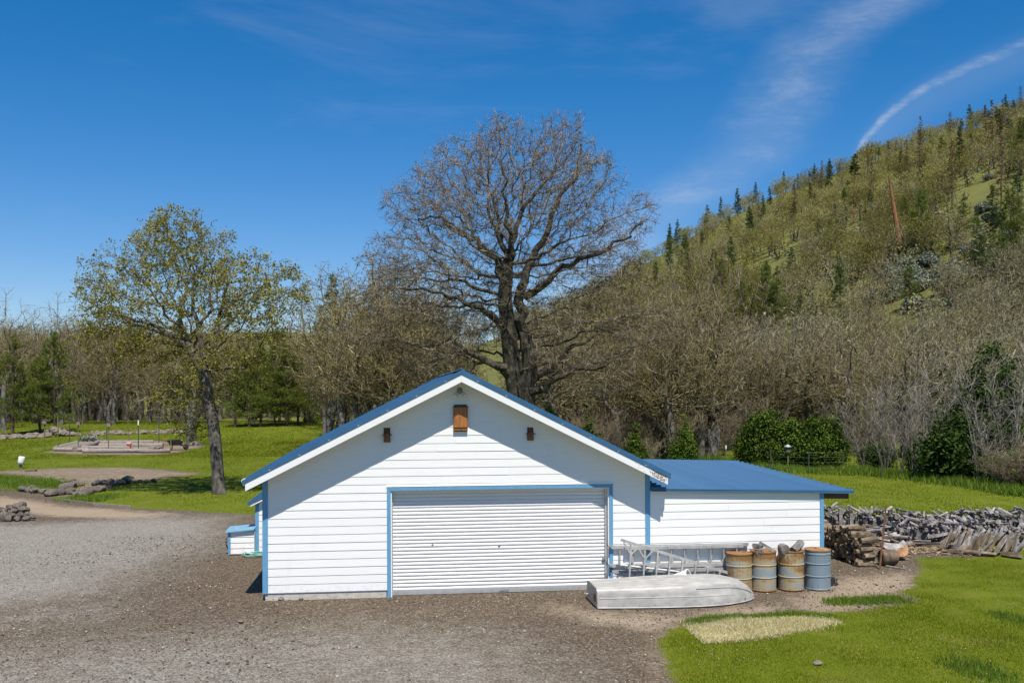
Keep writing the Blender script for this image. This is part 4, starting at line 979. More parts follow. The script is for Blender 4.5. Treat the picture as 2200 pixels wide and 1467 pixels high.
def rocks():
    # cairn at the left edge
    o = G(25, 1112); t = thing('rock_pile', 'pile of large grey-brown river rocks at the edge of the gravel drive', 'rock pile', o)
    spec = [(0, 1118, .24), (18, 1121, .26), (36, 1119, .22), (54, 1115, .2), (68, 1109, .16), (5, 1106, .24), (25, 1108, .24), (44, 1105, .22), (58, 1103, .16), (10, 1097, .24), (30, 1098, .24), (50, 1094, .26), (22, 1090, .26), (38, 1087, .25), (46, 1084, .27), (0, 1094, .25), (-15, 1115, .27), (-18, 1100, .25), (-8, 1124, .22), (72, 1112, .13), (60, 1112, .15), (-30, 1110, .28), (33, 1113, .15)]
    for (px, py, s) in spec:
        f = (G(25, 1119) - CAM).dot(FW) + max(0, (1119 - py)) * .018
        s *= .72; p = at(px, py, f); p.z = max(p.z, s * .45); stone_at(t, p, s, o)
    # dry stone border between the lobe and the drive
    o = G(150, 1062); t = thing('stone_border', 'curving border of grey boulders between the drive and the upper gravel', 'stone border', o)
    line = [(45, 1055), (70, 1056), (95, 1058), (120, 1060), (145, 1062), (170, 1063), (188, 1062), (196, 1056), (212, 1052), (225, 1049)]
    for i in range(len(line) - 1):
        for k in range(4):
            u = (k + R.random()) / 4; px = line[i][0] * (1 - u) + line[i + 1][0] * u; py = line[i][1] * (1 - u) + line[i + 1][1] * u
            s = R.uniform(.12, .27); p = G(px, py + R.uniform(-3, 2)); p.z = s * .35; stone_at(t, p, s, o)
    for (px, py, s) in [(140, 1050, .5), (155, 1045, .42), (160, 1042, .34), (168, 1040, .40), (132, 1054, .36), (120, 1058, .36), (156, 1036, .34), (133, 1035, .28), (108, 1062, .42), (150, 1054, .3)]:
        s *= .72; p = G(px, py + 3); p.z = s * .4; stone_at(t, p, s, o)
    o = G(240, 1038); t = thing('stone_edge', 'row of small dark boulders along the shaded lawn edge', 'stone border', o)
    for (px, py, s) in [(205, 1040, .3), (212, 1037, .28), (222, 1039, .36), (236, 1037, .36), (252, 1037, .3), (273, 1034, .45), (262, 1037, .3), (288, 1034, .25), (300, 1033, .22), (315, 1032, .2), (330, 1031, .2), (225, 1050, .36), (215, 1052, .4), (204, 1053, .38), (208, 1034, .25), (245, 1040, .22)]:
        s *= .72; p = G(px, py + 3); p.z = s * .4; stone_at(t, p, s, o)
    # rubble bands far left and behind the bed
    o = G(150, 940); t = thing('rubble_band', 'low band of rubble stones along the far lawn under the pines', 'stone border', o)
    for k in range(150):
        px = R.uniform(-20, 175); py = 941 - px * .045 + R.uniform(-3, 4); s = R.uniform(.15, .42) * (1.3 if 100 < px < 150 else 1)
        g_ = march(px, py)[0]; g_.z += s * .3 + (R.uniform(0, .5) if 105 < px < 145 else 0); stone_at(t, g_, s, o, ROCKS2)
    o = G(260, 933); t = thing('rubble_strip', 'long strip of rubble stones behind the timber garden bed', 'stone border', o)
    for k in range(120):
        px = R.uniform(195, 400); py = 934 - (px - 195) * .03 + R.uniform(-3, 3); s = R.uniform(.14, .34)
        g_ = march(px, py)[0]; g_.z += s * .3; stone_at(t, g_, s, o, ROCKS2)
    # stones along the wall foot
    for (px, py, s, lab) in [(587, 1287, .075, 'small grey stone against the cracked concrete footing'), (603, 1288, .085, 'pinkish cobble against the concrete footing'), (645, 1287, .06, 'small pink cobble further along the concrete footing'), (515, 1336, .07, 'flat pinkish stone lying alone on the gravel')]:
        p = G(px, py); p.z = s * .3; tag(link('cobble', R.choice(ROCKS2), None, p, (0, 0, R.uniform(0, 6)), s), lab, 'stone')
    p = G(1755, 1425); p.z = .02; tag(link('lawn_stone', ROCKS2[2], None, p, (0, 0, 1), (.13, .09, .035)), 'pale flat stone half buried in the lawn', 'stone')
    # timber edging
    a = [(130, 1075), (200, 1084.5), (280, 1090.5)]
    for (p, q, lab) in ((a[0], a[1], 'weathered timber edging board near the boulders, between drive and lawn'), (a[1], a[2], 'weathered timber edging board along the mown lawn edge')):
        A, B = G(*p), G(*q); tag(MB().beam(A + Vector((0, 0, .03)), B + Vector((0, 0, .03)), .05, .12).build('edging_board', 'weathered'), lab, 'edging')
rocks()

def left_things():
    p = G(44, 1006)
    t = thing('yard_light', 'white can-shaped yard light tilted on a short grey post', 'yard light', p)
    MB().beam((0, 0, 0), (.0, 0, .30), .14, .10, (0, 1, 0)).build('post', 'weathered', t)
    o = MB().lathe([(0, 0), (.17, 0), (.18, .03), (.18, .38), (.165, .42), (0, .42)], 20).build('can', 'white_paint', t, True, (0, 0, .27)); o.rotation_euler = (0, .18, 0)
    o = MB().lathe([(.185, .0), (.19, .0), (.19, .06), (.185, .06), (.185, .0)], 20).build('band', 'lamp_grey', t, True, (0, 0, .30)); o.rotation_euler = (0, .18, 0)
    p = G(66, 1012.5); tag(MB().box((p.x - .28, p.y - .12, 0), (p.x + .28, p.y + .15, .10)).build('stone_slab', 'rock'), 'flat grey slab on gravel beside the white yard light', 'slab')
    # garden bed of logs
    o = G(250, 965); t = thing('garden_bed', 'raised garden bed edged with weathered logs on the far lawn', 'garden bed', o)
    def lg(a, b, r, mt='weathered'):
        A, B = G(*a) - o, G(*b) - o; A.z = B.z = r * .75; n = 6
        MB().tube([A.lerp(B, i / n) + Vector((0, 0, R.uniform(-.02, .02))) for i in range(n + 1)], [r * (1 - .1 * i / n) for i in range(n + 1)], 10).build('edge_log', mt, t, True)
    lg((117, 969), (190, 970), .17); lg((160, 970), (197, 959), .2); lg((197, 959), (215, 952), .18); lg((178, 973), (320, 972), .18)
    lg((213, 962), (350, 961), .23); lg((175, 967), (280, 966), .20); lg((215, 955), (330, 953), .2); lg((302, 973), (365, 972), .17); lg((322, 971), (330, 966), .2); lg((118, 968), (165, 955), .2)
    poly = [tuple((G(x, y) - o))[:2] for x, y in ((125, 968), (160, 968), (205, 955), (172, 953))]
    MB().prism(poly, 'z', .0, .22).build('soil_bed', 'soil', t)
    poly = [tuple((G(x, y) - o))[:2] for x, y in ((200, 970), (315, 970), (350, 962), (330, 955), (215, 957))]
    MB().prism(poly, 'z', .0, .10).build('soil_bed', 'soil', t)
    p = G(277, 966); p.z = .25
    t = thing('garden_pail', 'small red and white pail inside the timber garden bed', 'pail', p)
    MB().lathe([(0, 0), (.16, 0), (.2, .3), (.17, .3), (.14, .04), (0, .03)], 14).build('pail_body', 'red_thing', t, True); MB().lathe([(.195, .22), (.21, .30), (.20, .31), (.185, .23), (.195, .22)], 14).build('white_rim', 'white_paint', t, True)
    p = G(377, 966)
    t = thing('wheelbarrow', 'dark rusty wheelbarrow parked by the oak at the bed corner', 'wheelbarrow', p)
    MB().hexa([(-.35, -.3, .35), (.35, -.3, .35), (.35, .3, .35), (-.35, .3, .35), (-.55, -.42, .75), (.6, -.42, .8), (.6, .42, .8), (-.55, .42, .75)]).build('tray', 'dark', t)
    o2 = MB().lathe([(.0, -.05), (.2, -.05), (.22, 0), (.2, .05), (0, .05)], 16).build('wheel', 'dark', t, True, (.75, 0, .22)); o2.rotation_euler = (math.pi / 2, 0, 0)
    for sx in (-1, 1): MB().beam((-1.0, sx * .3, .75), (.75, sx * .12, .25), .05, .05).build('handle', 'rust_metal', t); MB().beam((-.35, sx * .25, .0), (-.25, sx * .27, .4), .05, .05, (1, 0, 0)).build('leg', 'rust_metal', t)
    # poles round the bed, some with birdhouses
    poles = [(94, 900, 968, 1, 'leaning pole with a pale birdhouse at the open corner of the garden bed'), (124, 895, 968, 0, 'plain tall olive pole rising behind the pale birdhouse pole'), (149, 890, 955, 0, 'plain tall dark pole behind the bed with its top at the pine trunk'),
             (167, 902, 968, 1, 'straight pole with a small birdhouse in front of the round-ended logs'), (174, 892, 945, 0, 'leaning yellowish pole behind the grey-green plant'), (229, 892, 952, 0, 'thin dark pole behind the bed next to the twin birdhouse'),
             (232, 905, 970, 1, 'pole carrying a pale birdhouse at the middle of the garden bed'), (297, 903, 972, 0, 'white-topped pole in front of the long bed log'), (275, 905, 948, 0, 'thin green pole at the back of the garden bed'), (341, 910, 953, 0, 'short dark pole at the back corner of the bed by the oak'), (367, 905, 968, 0, 'weathered yellow pole beside the wheelbarrow')]
    for (px, yt, yb, bh, lab) in poles:
        p = G(px, yb); f = (p - CAM).dot(FW); tp = at(px + (5 if 'leaning yellow' in lab else 2 if bh else 0), yt, f)
        t = thing('garden_pole', lab, 'pole', p, 0, 'poles round the garden bed')
        MB().beam((0, 0, -.1), tp - p, .06, .06, (0, 1, 0)).build('post', 'olive_post' if ('olive' in lab or 'yellow' in lab or 'green' in lab or bh) else 'green_post', t)
        if 'white-topped' in lab: MB().beam((tp - p) + Vector((0, 0, -.35)), (tp - p) + Vector((0, 0, .01)), .075, .075, (0, 1, 0)).build('white_tip', 'white_paint', t)
        if bh:
            c = tp - p + Vector((0, 0, -.12))
            MB().prism([(c.x - .14, c.z - .25), (c.x + .14, c.z - .25), (c.x + .14, c.z), (c.x, c.z + .12), (c.x - .14, c.z)], 'y', -.16, .12).build('birdhouse_box', 'weathered', t)
            for s_ in (-1, 1): MB().beam((c.x, -.02, c.z + .15), (c.x + s_ * .22, -.02, c.z - .04), .36, .03).build('birdhouse_roof', 'dark_brown_wood', t)
left_things()

# ------------------------------------------------------------------ fence and pole birdhouses behind the wing
def fences():
    pts = [(1500, 975, 1003), (1590, 968, 998), (1655, 971, 1010), (1737, 980, 1014), (1810, 985, 1012), (1848, 973, 1005), (1893, 985, 1025)]
    base = [G(px, yb + 2) for px, yt, yb in pts]; o = base[2]
    t = thing('wire_fence', 'low wire fence on thin steel posts in front of the evergreen bushes', 'fence', o)
    for (px, yt, yb), p in zip(pts, base): MB().beam(p - o, p - o + Vector((0, 0, 1.15)), .045, .04, (0, 1, 0)).build('post', 'green_post', t)
    for z in (.25, .55, .82, 1.08):
        MB().tube([p - o + Vector((0, -.03, z)) for p in base], .004, 4).build('wire', 'wire', t)
    for (px, yt, yb, hw, lab) in ((1692, 957, 1008, .26, 'cylindrical grey bird feeder on an olive pole before the evergreen bushes'), (1559, 957, 992, 0, 'thin olive post with a white tip beside the pale stump'), (2033, 975, 1026, .2, 'weathered birdhouse on a pole under the bare willow stems'), (1446, 945, 990, .2, 'small grey box feeder on a post in front of the dark cedar')):
        p = G(px, yb); f = (p - CAM).dot(FW); tp = at(px, yt, f); h = tp.z
        t = thing('feeder_pole', lab, 'bird feeder' if hw else 'post', p)
        MB().beam((0, 0, 0), (0, 0, h - (.3 if hw else 0)), .06, .06, (0, 1, 0)).build('pole', 'olive_post', t)
        if hw:
            MB().lathe([(0, 0), (.15, 0), (.15, .03), (.12, .04), (.12, .28), (0, .29)], 12).build('feeder_body', 'wire', t, False, (0, 0, h - .35))
            MB().lathe([(0, 0), (.21, 0), (.05, .12), (0, .13)], 12).build('feeder_roof', 'galv' if px < 2000 else 'weathered', t, False, (0, 0, h - .06))
        else: MB().box((-.04, -.04, h - .2), (.04, .04, h + .01)).build('white_tip', 'white_paint', t)
    # far rail fence seen over the roof
    o = march(716, 922)[0]; t = thing('rail_fence', 'rusty post with a grey rail on the far lawn beside the woods', 'fence', o)
    f = (o - CAM).dot(FW)
    MB().beam((0, 0, 0), at(717, 902, f) - o, .2, .15, (0, 1, 0)).build('post', 'rust_metal', t)
    a = at(716, 901, f) - o; b = at(775, 902, f + 3) - o
    MB().beam(a, b, .08, .12).build('rail', 'weathered', t); q = b.copy(); q.z = -.1; MB().beam(q, b, .16, .15, (0, 1, 0)).build('post', 'weathered', t)
fences()

# ------------------------------------------------------------------ tree machinery
def norm(v): return v / np.maximum(np.linalg.norm(v, axis=-1, keepdims=True), 1e-9)
def grow(att, trunk, step=.45, infl=6.0, kill=.8, maxit=140, wig=.35, seed=0, trop=.08):
    """space colonisation: attraction points -> branching skeleton (positions, parents)"""
    g = np.random.default_rng(seed)
    pos = [np.array(trunk[0], float)]; par = [-1]
    for a, b in zip(trunk[:-1], trunk[1:]):
        a = np.array(a, float); b = np.array(b, float); n = max(1, int(np.linalg.norm(b - a) / step))
        for i in range(1, n + 1): pos.append(a + (b - a) * i / n); par.append(len(pos) - 2)
    P = np.zeros((20000, 3)); P[:len(pos)] = pos; n = len(pos); par = par + [0] * (20000 - len(par)); kids = np.zeros(20000, int)
    att = np.array(att, float); alive = np.ones(len(att), bool)
    D = np.linalg.norm(att[:, None] - P[None, :n], axis=2); near = D.argmin(1); dm = D.min(1)
    for it in range(maxit):
        act = np.where(alive & (dm < infl))[0]
        if len(act) == 0 or n > 19000: break
        acc = np.zeros((n, 3)); np.add.at(acc, near[act], norm(att[act] - P[near[act]]))
        src = np.where((np.abs(acc).sum(1) > 0) & (kids[:n] < 4))[0]
        if len(src) == 0: break
        d = norm(norm(acc[src]) + g.normal(0, wig, (len(src), 3)) * .6 + np.array([0, 0, trop]))
        new = P[src] + d * step * g.uniform(.75, 1.15, (len(src), 1))
        m = len(new)
        if n + m > 19500: break
        P[n:n + m] = new; par[n:n + m] = src.tolist(); kids[src] += 1
        Dn = np.linalg.norm(att[:, None] - new[None], axis=2); j = Dn.argmin(1); dn = Dn.min(1)
        b = dn < dm; near[b] = n + j[b]; dm[b] = dn[b]; n += m
        alive &= dm > kill
    return P[:n].copy(), np.array(par[:n])
def radii(P, par, r_trunk, r_tip):
    n = len(P); tips = np.zeros(n)
    has = np.zeros(n, bool); has[par[1:]] = True; tips[~has] = 1
    for i in range(n - 1, 0, -1): tips[par[i]] += tips[i]
    e = math.log(max(2, tips[0])) / math.log(r_trunk / r_tip)
    return r_tip * np.maximum(tips, 1) ** (1 / e)
def tubes(p0, p1, r0, r1, sides):
    d = norm(p1 - p0); a = np.where(np.abs(d[:, 2:3]) < .9, np.array([[0, 0, 1.]]), np.array([[1., 0, 0]])); x = norm(np.cross(d, a)); y = np.cross(d, x)
    n = len(p0); th = np.arange(sides) * 2 * np.pi / sides; c = np.cos(th)[None, :, None]; s = np.sin(th)[None, :, None]
    ring = x[:, None] * c + y[:, None] * s
    V = np.stack([p0[:, None] + ring * r0[:, None, None], p1[:, None] + ring * r1[:, None, None]], 1).reshape(-1, 3)
    j = np.arange(sides); k = (j + 1) % sides; q = np.stack([j, k, k + sides, j + sides], 1)
    Q = (np.arange(n)[:, None, None] * 2 * sides + q[None]).reshape(-1, 4)
    return V, Q
def cones(p0, p1, r):
    d = norm(p1 - p0); a = np.where(np.abs(d[:, 2:3]) < .9, np.array([[0, 0, 1.]]), np.array([[1., 0, 0]])); x = norm(np.cross(d, a)); y = np.cross(d, x)
    n = len(p0); r = r[:, None]
    V = np.stack([p0 + x * r, p0 - x * r * .5 + y * r * .87, p0 - x * r * .5 - y * r * .87, p1], 1).reshape(-1, 3)
    T = (np.arange(n)[:, None, None] * 4 + np.array([[0, 1, 3], [1, 2, 3], [2, 0, 3]])[None]).reshape(-1, 3)
    return V, T
def quads(c, nrm_, w, h, g):
    n = len(c); a = norm(np.cross(nrm_, norm(g.normal(size=(n, 3))))); b = np.cross(nrm_, a)
    a = a * np.asarray(w).reshape(-1, 1); b = b * np.asarray(h).reshape(-1, 1)
    V = np.stack([c - a - b * .2, c + b * -1.0, c + a - b * .2, c + b], 1).reshape(-1, 3)
    return V, np.arange(4 * n).reshape(-1, 4)
def blades(p0, p1, w, g):           # thin single triangles
    d = norm(p1 - p0); s = norm(np.cross(d, g.normal(size=d.shape))) * np.asarray(w).reshape(-1, 1)
    n = len(p0); V = np.stack([p0 - s, p0 + s, p1], 1).reshape(-1, 3); return V, np.arange(3 * n).reshape(-1, 3)
class Acc:
    def __init__(s): s.V = []; s.T = []; s.Q = []; s.tm = []; s.qm = []; s.n = 0
    def add(s, V, T=None, Q=None, m=0):
        if T is not None: s.T.append(T + s.n); s.tm.append(np.full(len(T), m))
        if Q is not None: s.Q.append(Q + s.n); s.qm.append(np.full(len(Q), m))
        s.V.append(V); s.n += len(V)
    def mesh(s, name, mats, smooth=False):
        T = np.concatenate(s.T) if s.T else None; Q = np.concatenate(s.Q) if s.Q else None
        mi = np.concatenate(s.tm + s.qm)
        return npmesh(name, np.concatenate(s.V), T, Q, mats, mi, smooth)
def tree_meshes(att, trunk, r_trunk, r_tip=.011, step=.45, kill=.8, seed=0, twig_n=3, twig_l=(.25, .6), twig_r=.010, leaf=None, leaf_n=0, leaf_s=.07, bark='bark_oak', twig='twig_brown', thick=.05, sub=2, wig=.35, flare=1.5, buds=None, trop=.08, trim=None):
    g = np.random.default_rng(seed + 77)
    P, par = grow(att, trunk, step, 7.0, kill, seed=seed, wig=wig, trop=trop)
    if trim is not None:
        pass
    r = radii(P, par, r_trunk, r_tip)
    i = np.arange(1, len(P)); p0 = P[par[i]]; p1 = P[i]; ra = np.minimum(r[par[i]], r[i] * 1.35); rb = r[i]
    # root flare
    z0 = trunk[0][2]
    fl = lambda z, q: q * (1 + (flare - 1) * np.exp(-(z - z0) / .5))
    ra = fl(p0[:, 2], ra); rb = fl(p1[:, 2], rb)
    big = rb > thick
    A = Acc(); V, Q = tubes(p0[big], p1[big], ra[big], rb[big], 9); A.add(V, None, Q, 0)
    trunk_me = A.mesh('trunk', [bark], True)
    C = Acc(); s = ~big; V, Q = tubes(p0[s], p1[s], ra[s], rb[s], 4); C.add(V, None, Q, 0)
    tipn = np.where(r < thick * .75)[0]
    b = np.repeat(tipn, twig_n); c = P[b] + g.normal(0, .04, (len(b), 3))
    ctr = att.mean(0); out = norm(P[b] - ctr); pd = norm(P[b] - P[np.maximum(par[b], 0)])
    d = norm(g.normal(0, .75, (len(b), 3)) + out * .45 + pd * .55 + np.array([0, 0, .22]))
    L = g.uniform(*twig_l, len(b)); e = c + d * L[:, None]
    V, T = cones(c, e, np.full(len(b), twig_r) * g.uniform(.7, 1.3, len(b))); C.add(V, T, None, 0)
    ends = [e]
    if sub:
        for k in range(sub):
            u = g.uniform(.3, .9, len(b))[:, None]; sp = c + d * L[:, None] * u
            sdir = norm(d + g.normal(0, .75, d.shape)); se = sp + sdir * (L * g.uniform(.35, .7, len(b)))[:, None]
            V, T = cones(sp, se, np.full(len(b), twig_r * .65)); C.add(V, T, None, 0); ends.append(se)
    mats = [twig]
    if leaf:
        E = np.concatenate(ends); k = np.repeat(np.arange(len(E)), leaf_n)
        if leaf_n < 1: k = np.where(g.random(len(E)) < leaf_n)[0]
        cc = E[k] + g.normal(0, leaf_s * .9, (len(k), 3)); nn = norm(g.normal(size=(len(k), 3)) + np.array([0, -.25, .5]))
        V, Q = quads(cc, nn, g.uniform(.5, 1, len(k)) * leaf_s * .6, g.uniform(.6, 1.1, len(k)) * leaf_s, g); C.add(V, None, Q, 1); mats.append(leaf)
    return trunk_me, C.mesh('crown', mats)
def ell(n, c, rad, g, hollow=.0, zmin=None):
    v = norm(g.normal(size=(n, 3))) * (g.uniform(hollow ** 3, 1, (n, 1)) ** (1 / 3)); p = np.array(c) + v * np.array(rad)
    if zmin is not None: p = p[p[:, 2] > zmin]
    return p
def place(name, meshes, label, cat, loc, rz=0, sc=1.0, group=None, tilt=(0, 0), names=('trunk', 'crown')):
    t = link(name, None, None, loc, (tilt[0], tilt[1], rz), sc); tag(t, label, cat, group)
    for nm, me in zip(names, meshes):
        if me is not None: link(nm, me, t)
    return t

# ---- the big bare oak behind the garage
def big_oak():
    g = np.random.default_rng(5); F = 44.0
    base = at(1112, 835, F); base.z = 0
    def Q(px, py, dy=0.0): p = at(px, py, F + dy) - base; return np.array(p)
    blobs = [(1085, 370, 105, 260), (1000, 400, 110, 250), (1200, 370, 110, 260), (1265, 400, 70, 110), (930, 440, 90, 180), (870, 450, 55, 70), (1130, 470, 150, 300), (1010, 520, 130, 250), (1250, 500, 80, 150), (1370, 470, 45, 55), (1320, 530, 70, 110),
             (930, 590, 110, 200), (1060, 620, 90, 120), (1200, 620, 100, 150), (1330, 640, 90, 150), (850, 640, 80, 120), (970, 720, 110, 160), (1250, 740, 120, 180), (1370, 720, 70, 100), (1080, 300, 55, 90), (1215, 300, 55, 80), (900, 770, 70, 80), (800, 700, 70, 90), (1020, 690, 80, 120), (1160, 700, 70, 90), (1420, 700, 50, 60), (1300, 800, 70, 70), (960, 790, 60, 60), (1330, 590, 60, 70), (830, 560, 55, 60)]
    att = []
    for (px, py, r, n) in blobs:
        c = Q(px, py, g.uniform(-1.5, 1.5)); rr = r * F / FPX
        att.append(ell(int(n * 1.45), c, (rr, rr * 1.25 + 1.2, rr), g, .25))
    att = np.concatenate(att)
    k = np.abs(att[:, 0] - .2) + np.abs(att[:, 1]) > .9; att = att[k]
    trunk = [(0, 0, -.2), (.05, 0, 2.5), tuple(Q(1110, 850)), tuple(Q(1100, 780)), tuple(Q(1092, 700)), tuple(Q(1085, 640)), tuple(Q(1090, 560))]
    me = tree_meshes(att, trunk, .42, .0075, .33, .43, 5, 4, (.2, .5), .0118, bark='moss_bark', twig='twig_brown', thick=.045, sub=3, wig=.5, flare=1.4, leaf='twig_brown', leaf_n=.6, leaf_s=.034)
    t = place('oak_tree', me, 'huge bare spreading oak towering behind the garage ridge', 'tree', base)
    # second stem and heavy low limbs, moss on top
    def limb(pts, r0, r1, nm='limb'):
        pts = [Vector(Q(*p)) for p in pts]; q = []
        for i in range(len(pts) - 1):
            for k in range(4): q.append(pts[i].lerp(pts[i + 1], k / 4) + Vector((g.normal() * .10, g.normal() * .10, g.normal() * .09)))
        q.append(pts[-1]); n = len(q)
        MB().tube(q, [r1 + (r0 * 1.12 - r1) * (1 - i / (n - 1)) ** 1.35 for i in range(n)], 9).build(nm, 'moss_bark', t, True)
    limb([(1128, 960, -.2), (1130, 850, -.2), (1132, 760, 0), (1120, 690, .2), (1125, 600, .4), (1165, 520, .6), (1200, 440, .8), (1240, 360, 1), (1250, 310, 1)], .44, .03, 'second_stem')
    limb([(1100, 800, .2), (1090, 700, .4), (1095, 600, .2), (1100, 500, -.4), (1085, 410, -.8), (1090, 330, -1)], .30, .03)
    limb([(1135, 850, -.4), (1170, 830, -.8), (1230, 800, -1.4), (1300, 780, -1.8), (1360, 745, -2)], .20, .04)
    limb([(1135, 820, -.2), (1180, 795, 0), (1220, 750, .3), (1260, 730, .5), (1330, 700, 1.0)], .18, .04)
    limb([(1095, 800, -.2), (1060, 780, -.6), (1010, 755, -1), (960, 730, -1.4), (900, 745, -1.6)], .20, .04)
    limb([(1085, 700, -.1), (1050, 670, -.5), (990, 640, -.8), (930, 625, -1.2), (860, 620, -1.5)], .17, .04)
    limb([(1090, 620, 0), (1060, 560, .3), (1010, 510, .4), (950, 470, .5), (900, 470, .5)], .18, .04)
    limb([(1130, 640, .3), (1190, 590, -.2), (1270, 545, -.6), (1340, 520, -.8), (1380, 480, -.8)], .17, .04)
big_oak()

# ---- the leafing oak on the left lawn
def left_oak():
    g = np.random.default_rng(15); base = G(470, 1060); F = (base - CAM).dot(FW)
    def Q(px, py, dy=0.0): p = at(px, py, F + dy) - base; return np.array(p)
    blobs = [(395, 540, 85, 150), (330, 540, 65, 110), (450, 555, 70, 110), (250, 620, 75, 120), (215, 640, 50, 70), (390, 640, 110, 170), (540, 620, 80, 130), (610, 620, 55, 80), (480, 640, 70, 90), (250, 720, 75, 100), (330, 730, 70, 70), (560, 690, 60, 60), (500, 740, 70, 60), (430, 790, 70, 70), (380, 850, 50, 55), (530, 800, 60, 50), (200, 700, 40, 45), (380, 500, 60, 80), (400, 930, 30, 18)]
    att = np.concatenate([ell(int(n * 1.5), Q(px, py, g.uniform(-1.2, 1.2)), (r * F / FPX, r * F / FPX * 1.2 + .8, r * F / FPX), g, .2) for px, py, r, n in blobs])
    trunk = [(0, 0, -.1), tuple(Q(463, 960)), tuple(Q(456, 900)), tuple(Q(447, 860)), tuple(Q(438, 800)), tuple(Q(418, 760)), tuple(Q(392, 720, .3))]
    me = tree_meshes(att, trunk, .265, .008, .34, .46, 16, 3, (.18, .42), .009, 'leaf_spring', 3, .066, 'bark_oak', 'twig_lichen', .045, 2, .42, 1.3)
    t = place('leafing_oak', me, 'leaning oak with fresh yellow-green leaves on the left lawn', 'tree', base)
    def limb(pts, r0, r1):
        pts = [Vector(Q(*p)) for p in pts]; q = []
        for i in range(len(pts) - 1):
            for k in range(4): q.append(pts[i].lerp(pts[i + 1], k / 4) + Vector((g.normal() * .04, g.normal() * .04, g.normal() * .04)))
        q.append(pts[-1]); n = len(q)
        MB().tube(q, [r1 + (r0 - r1) * (1 - i / (n - 1)) ** 1.4 for i in range(n)], 8).build('limb', 'bark_oak', t, True)
    limb([(440, 800, 0), (455, 745, .3), (470, 690, .4), (500, 650, .5), (540, 630, .6), (590, 640, .6)], .15, .03)
    limb([(420, 765, 0), (385, 735, -.3), (335, 700, -.5), (290, 690, -.6), (240, 665, -.7)], .16, .03)
    limb([(438, 790, 0), (430, 720, -.2), (415, 650, -.3), (420, 590, -.3), (400, 540, -.3)], .15, .03)
    limb([(478, 560, .4), (490, 610, .4), (470, 690, .4)], .03, .08)
    # smaller neighbour behind, by the bed
    base2 = G(412, 957)
    g2 = np.random.default_rng(25); h = 8.0
    att = np.concatenate([ell(150, (-1.0, 0, 3.6), (4.0, 3.2, 1.7), g2), ell(170, (.5, 0, 6.2), (3.6, 3.0, 2.0), g2)])
    me = tree_meshes(att, [(0, 0, -.1), (-.1, 0, 1.4), (.1, 0, 3.0), (.2, 0, 4.4)], .36, .012, .5, .7, 26, 3, (.25, .6), .012, 'leaf_olive', 1, .08, 'bark_light', 'twig_lichen', .05, 2, .4, 1.6)
    place('bed_oak', me, 'smaller pale-trunked oak with drooping twigs behind the leaning oak', 'tree', base2)
left_oak()

# ---- tree kinds shared by many
def bare_protos():
    out = []
    for i in range(5):
        g = np.random.default_rng(300 + i); w = 3.1 + .5 * (i % 3); h = 8.2 + .7 * i
        att = np.concatenate([ell(260, (g.uniform(-.5, .5), g.uniform(-.5, .5), h * .66), (w, w, h * .33), g, .2), ell(90, (g.uniform(-1, 1), g.uniform(-1, 1), h * .45), (w * .9, w * .9, h * .16), g)])
        tr = [(0, 0, -.3), (g.uniform(-.2, .2), g.uniform(-.2, .2), h * .17), (g.uniform(-.5, .5), g.uniform(-.5, .5), h * .33), (g.uniform(-.9, .9), g.uniform(-.9, .9), h * .45)]
        out.append((att, tr, h))
    return out
BP = bare_protos()
OAK_LICHEN = [tree_meshes(a, t, .31, .014, .5, .72, 400 + i, 3, (.25, .6), .0155, bark='moss_bark', twig='twig_lichen', thick=.055, sub=2, wig=.6) for i, (a, t, h) in enumerate(BP)]
OAK_BROWN = [tree_meshes(a, t, .20, .013, .5, .72, 420 + i, 3, (.3, .7), .0135, 'leaf_olive', .7, .06, 'bark_oak', 'twig_olive', .055, 2, .5) for i, (a, t, h) in enumerate(BP[:4])]
OAK_GREY = [tree_meshes(a * np.array([.7, .7, 1.1]), [tuple(np.array(p) * np.array([.7, .7, 1.1])) for p in t], .16, .012, .5, .8, 440 + i, 3, (.35, .8), .011, bark='bark_light', twig='twig_brown', thick=.05, sub=2, wig=.3, trop=.3) for i, (a, t, h) in enumerate(BP[:4])]
HILL_OAK = [tree_meshes(a, t, .22, .02, .7, 1.0, 460 + i, 3, (.4, .9), .024, 'leaf_pale', .5, .14, 'moss_bark', 'twig_lichen', .07, 1, .45) for i, (a, t, h) in enumerate(BP[:4])]
HILL_LEAF = [tree_meshes(a, t, .22, .02, .7, 1.0, 480 + i, 3, (.4, .8), .02, 'leaf_pale', 2, .17, 'moss_bark', 'twig_olive', .07, 1, .45) for i, (a, t, h) in enumerate(BP[:3])]
HILL_OLIVE = [tree_meshes(a, t, .22, .02, .7, 1.0, 490 + i, 3, (.4, .8), .02, 'leaf_olive', 2, .17, 'moss_bark', 'twig_olive', .07, 1, .45) for i, (a, t, h) in enumerate(BP[:3])]

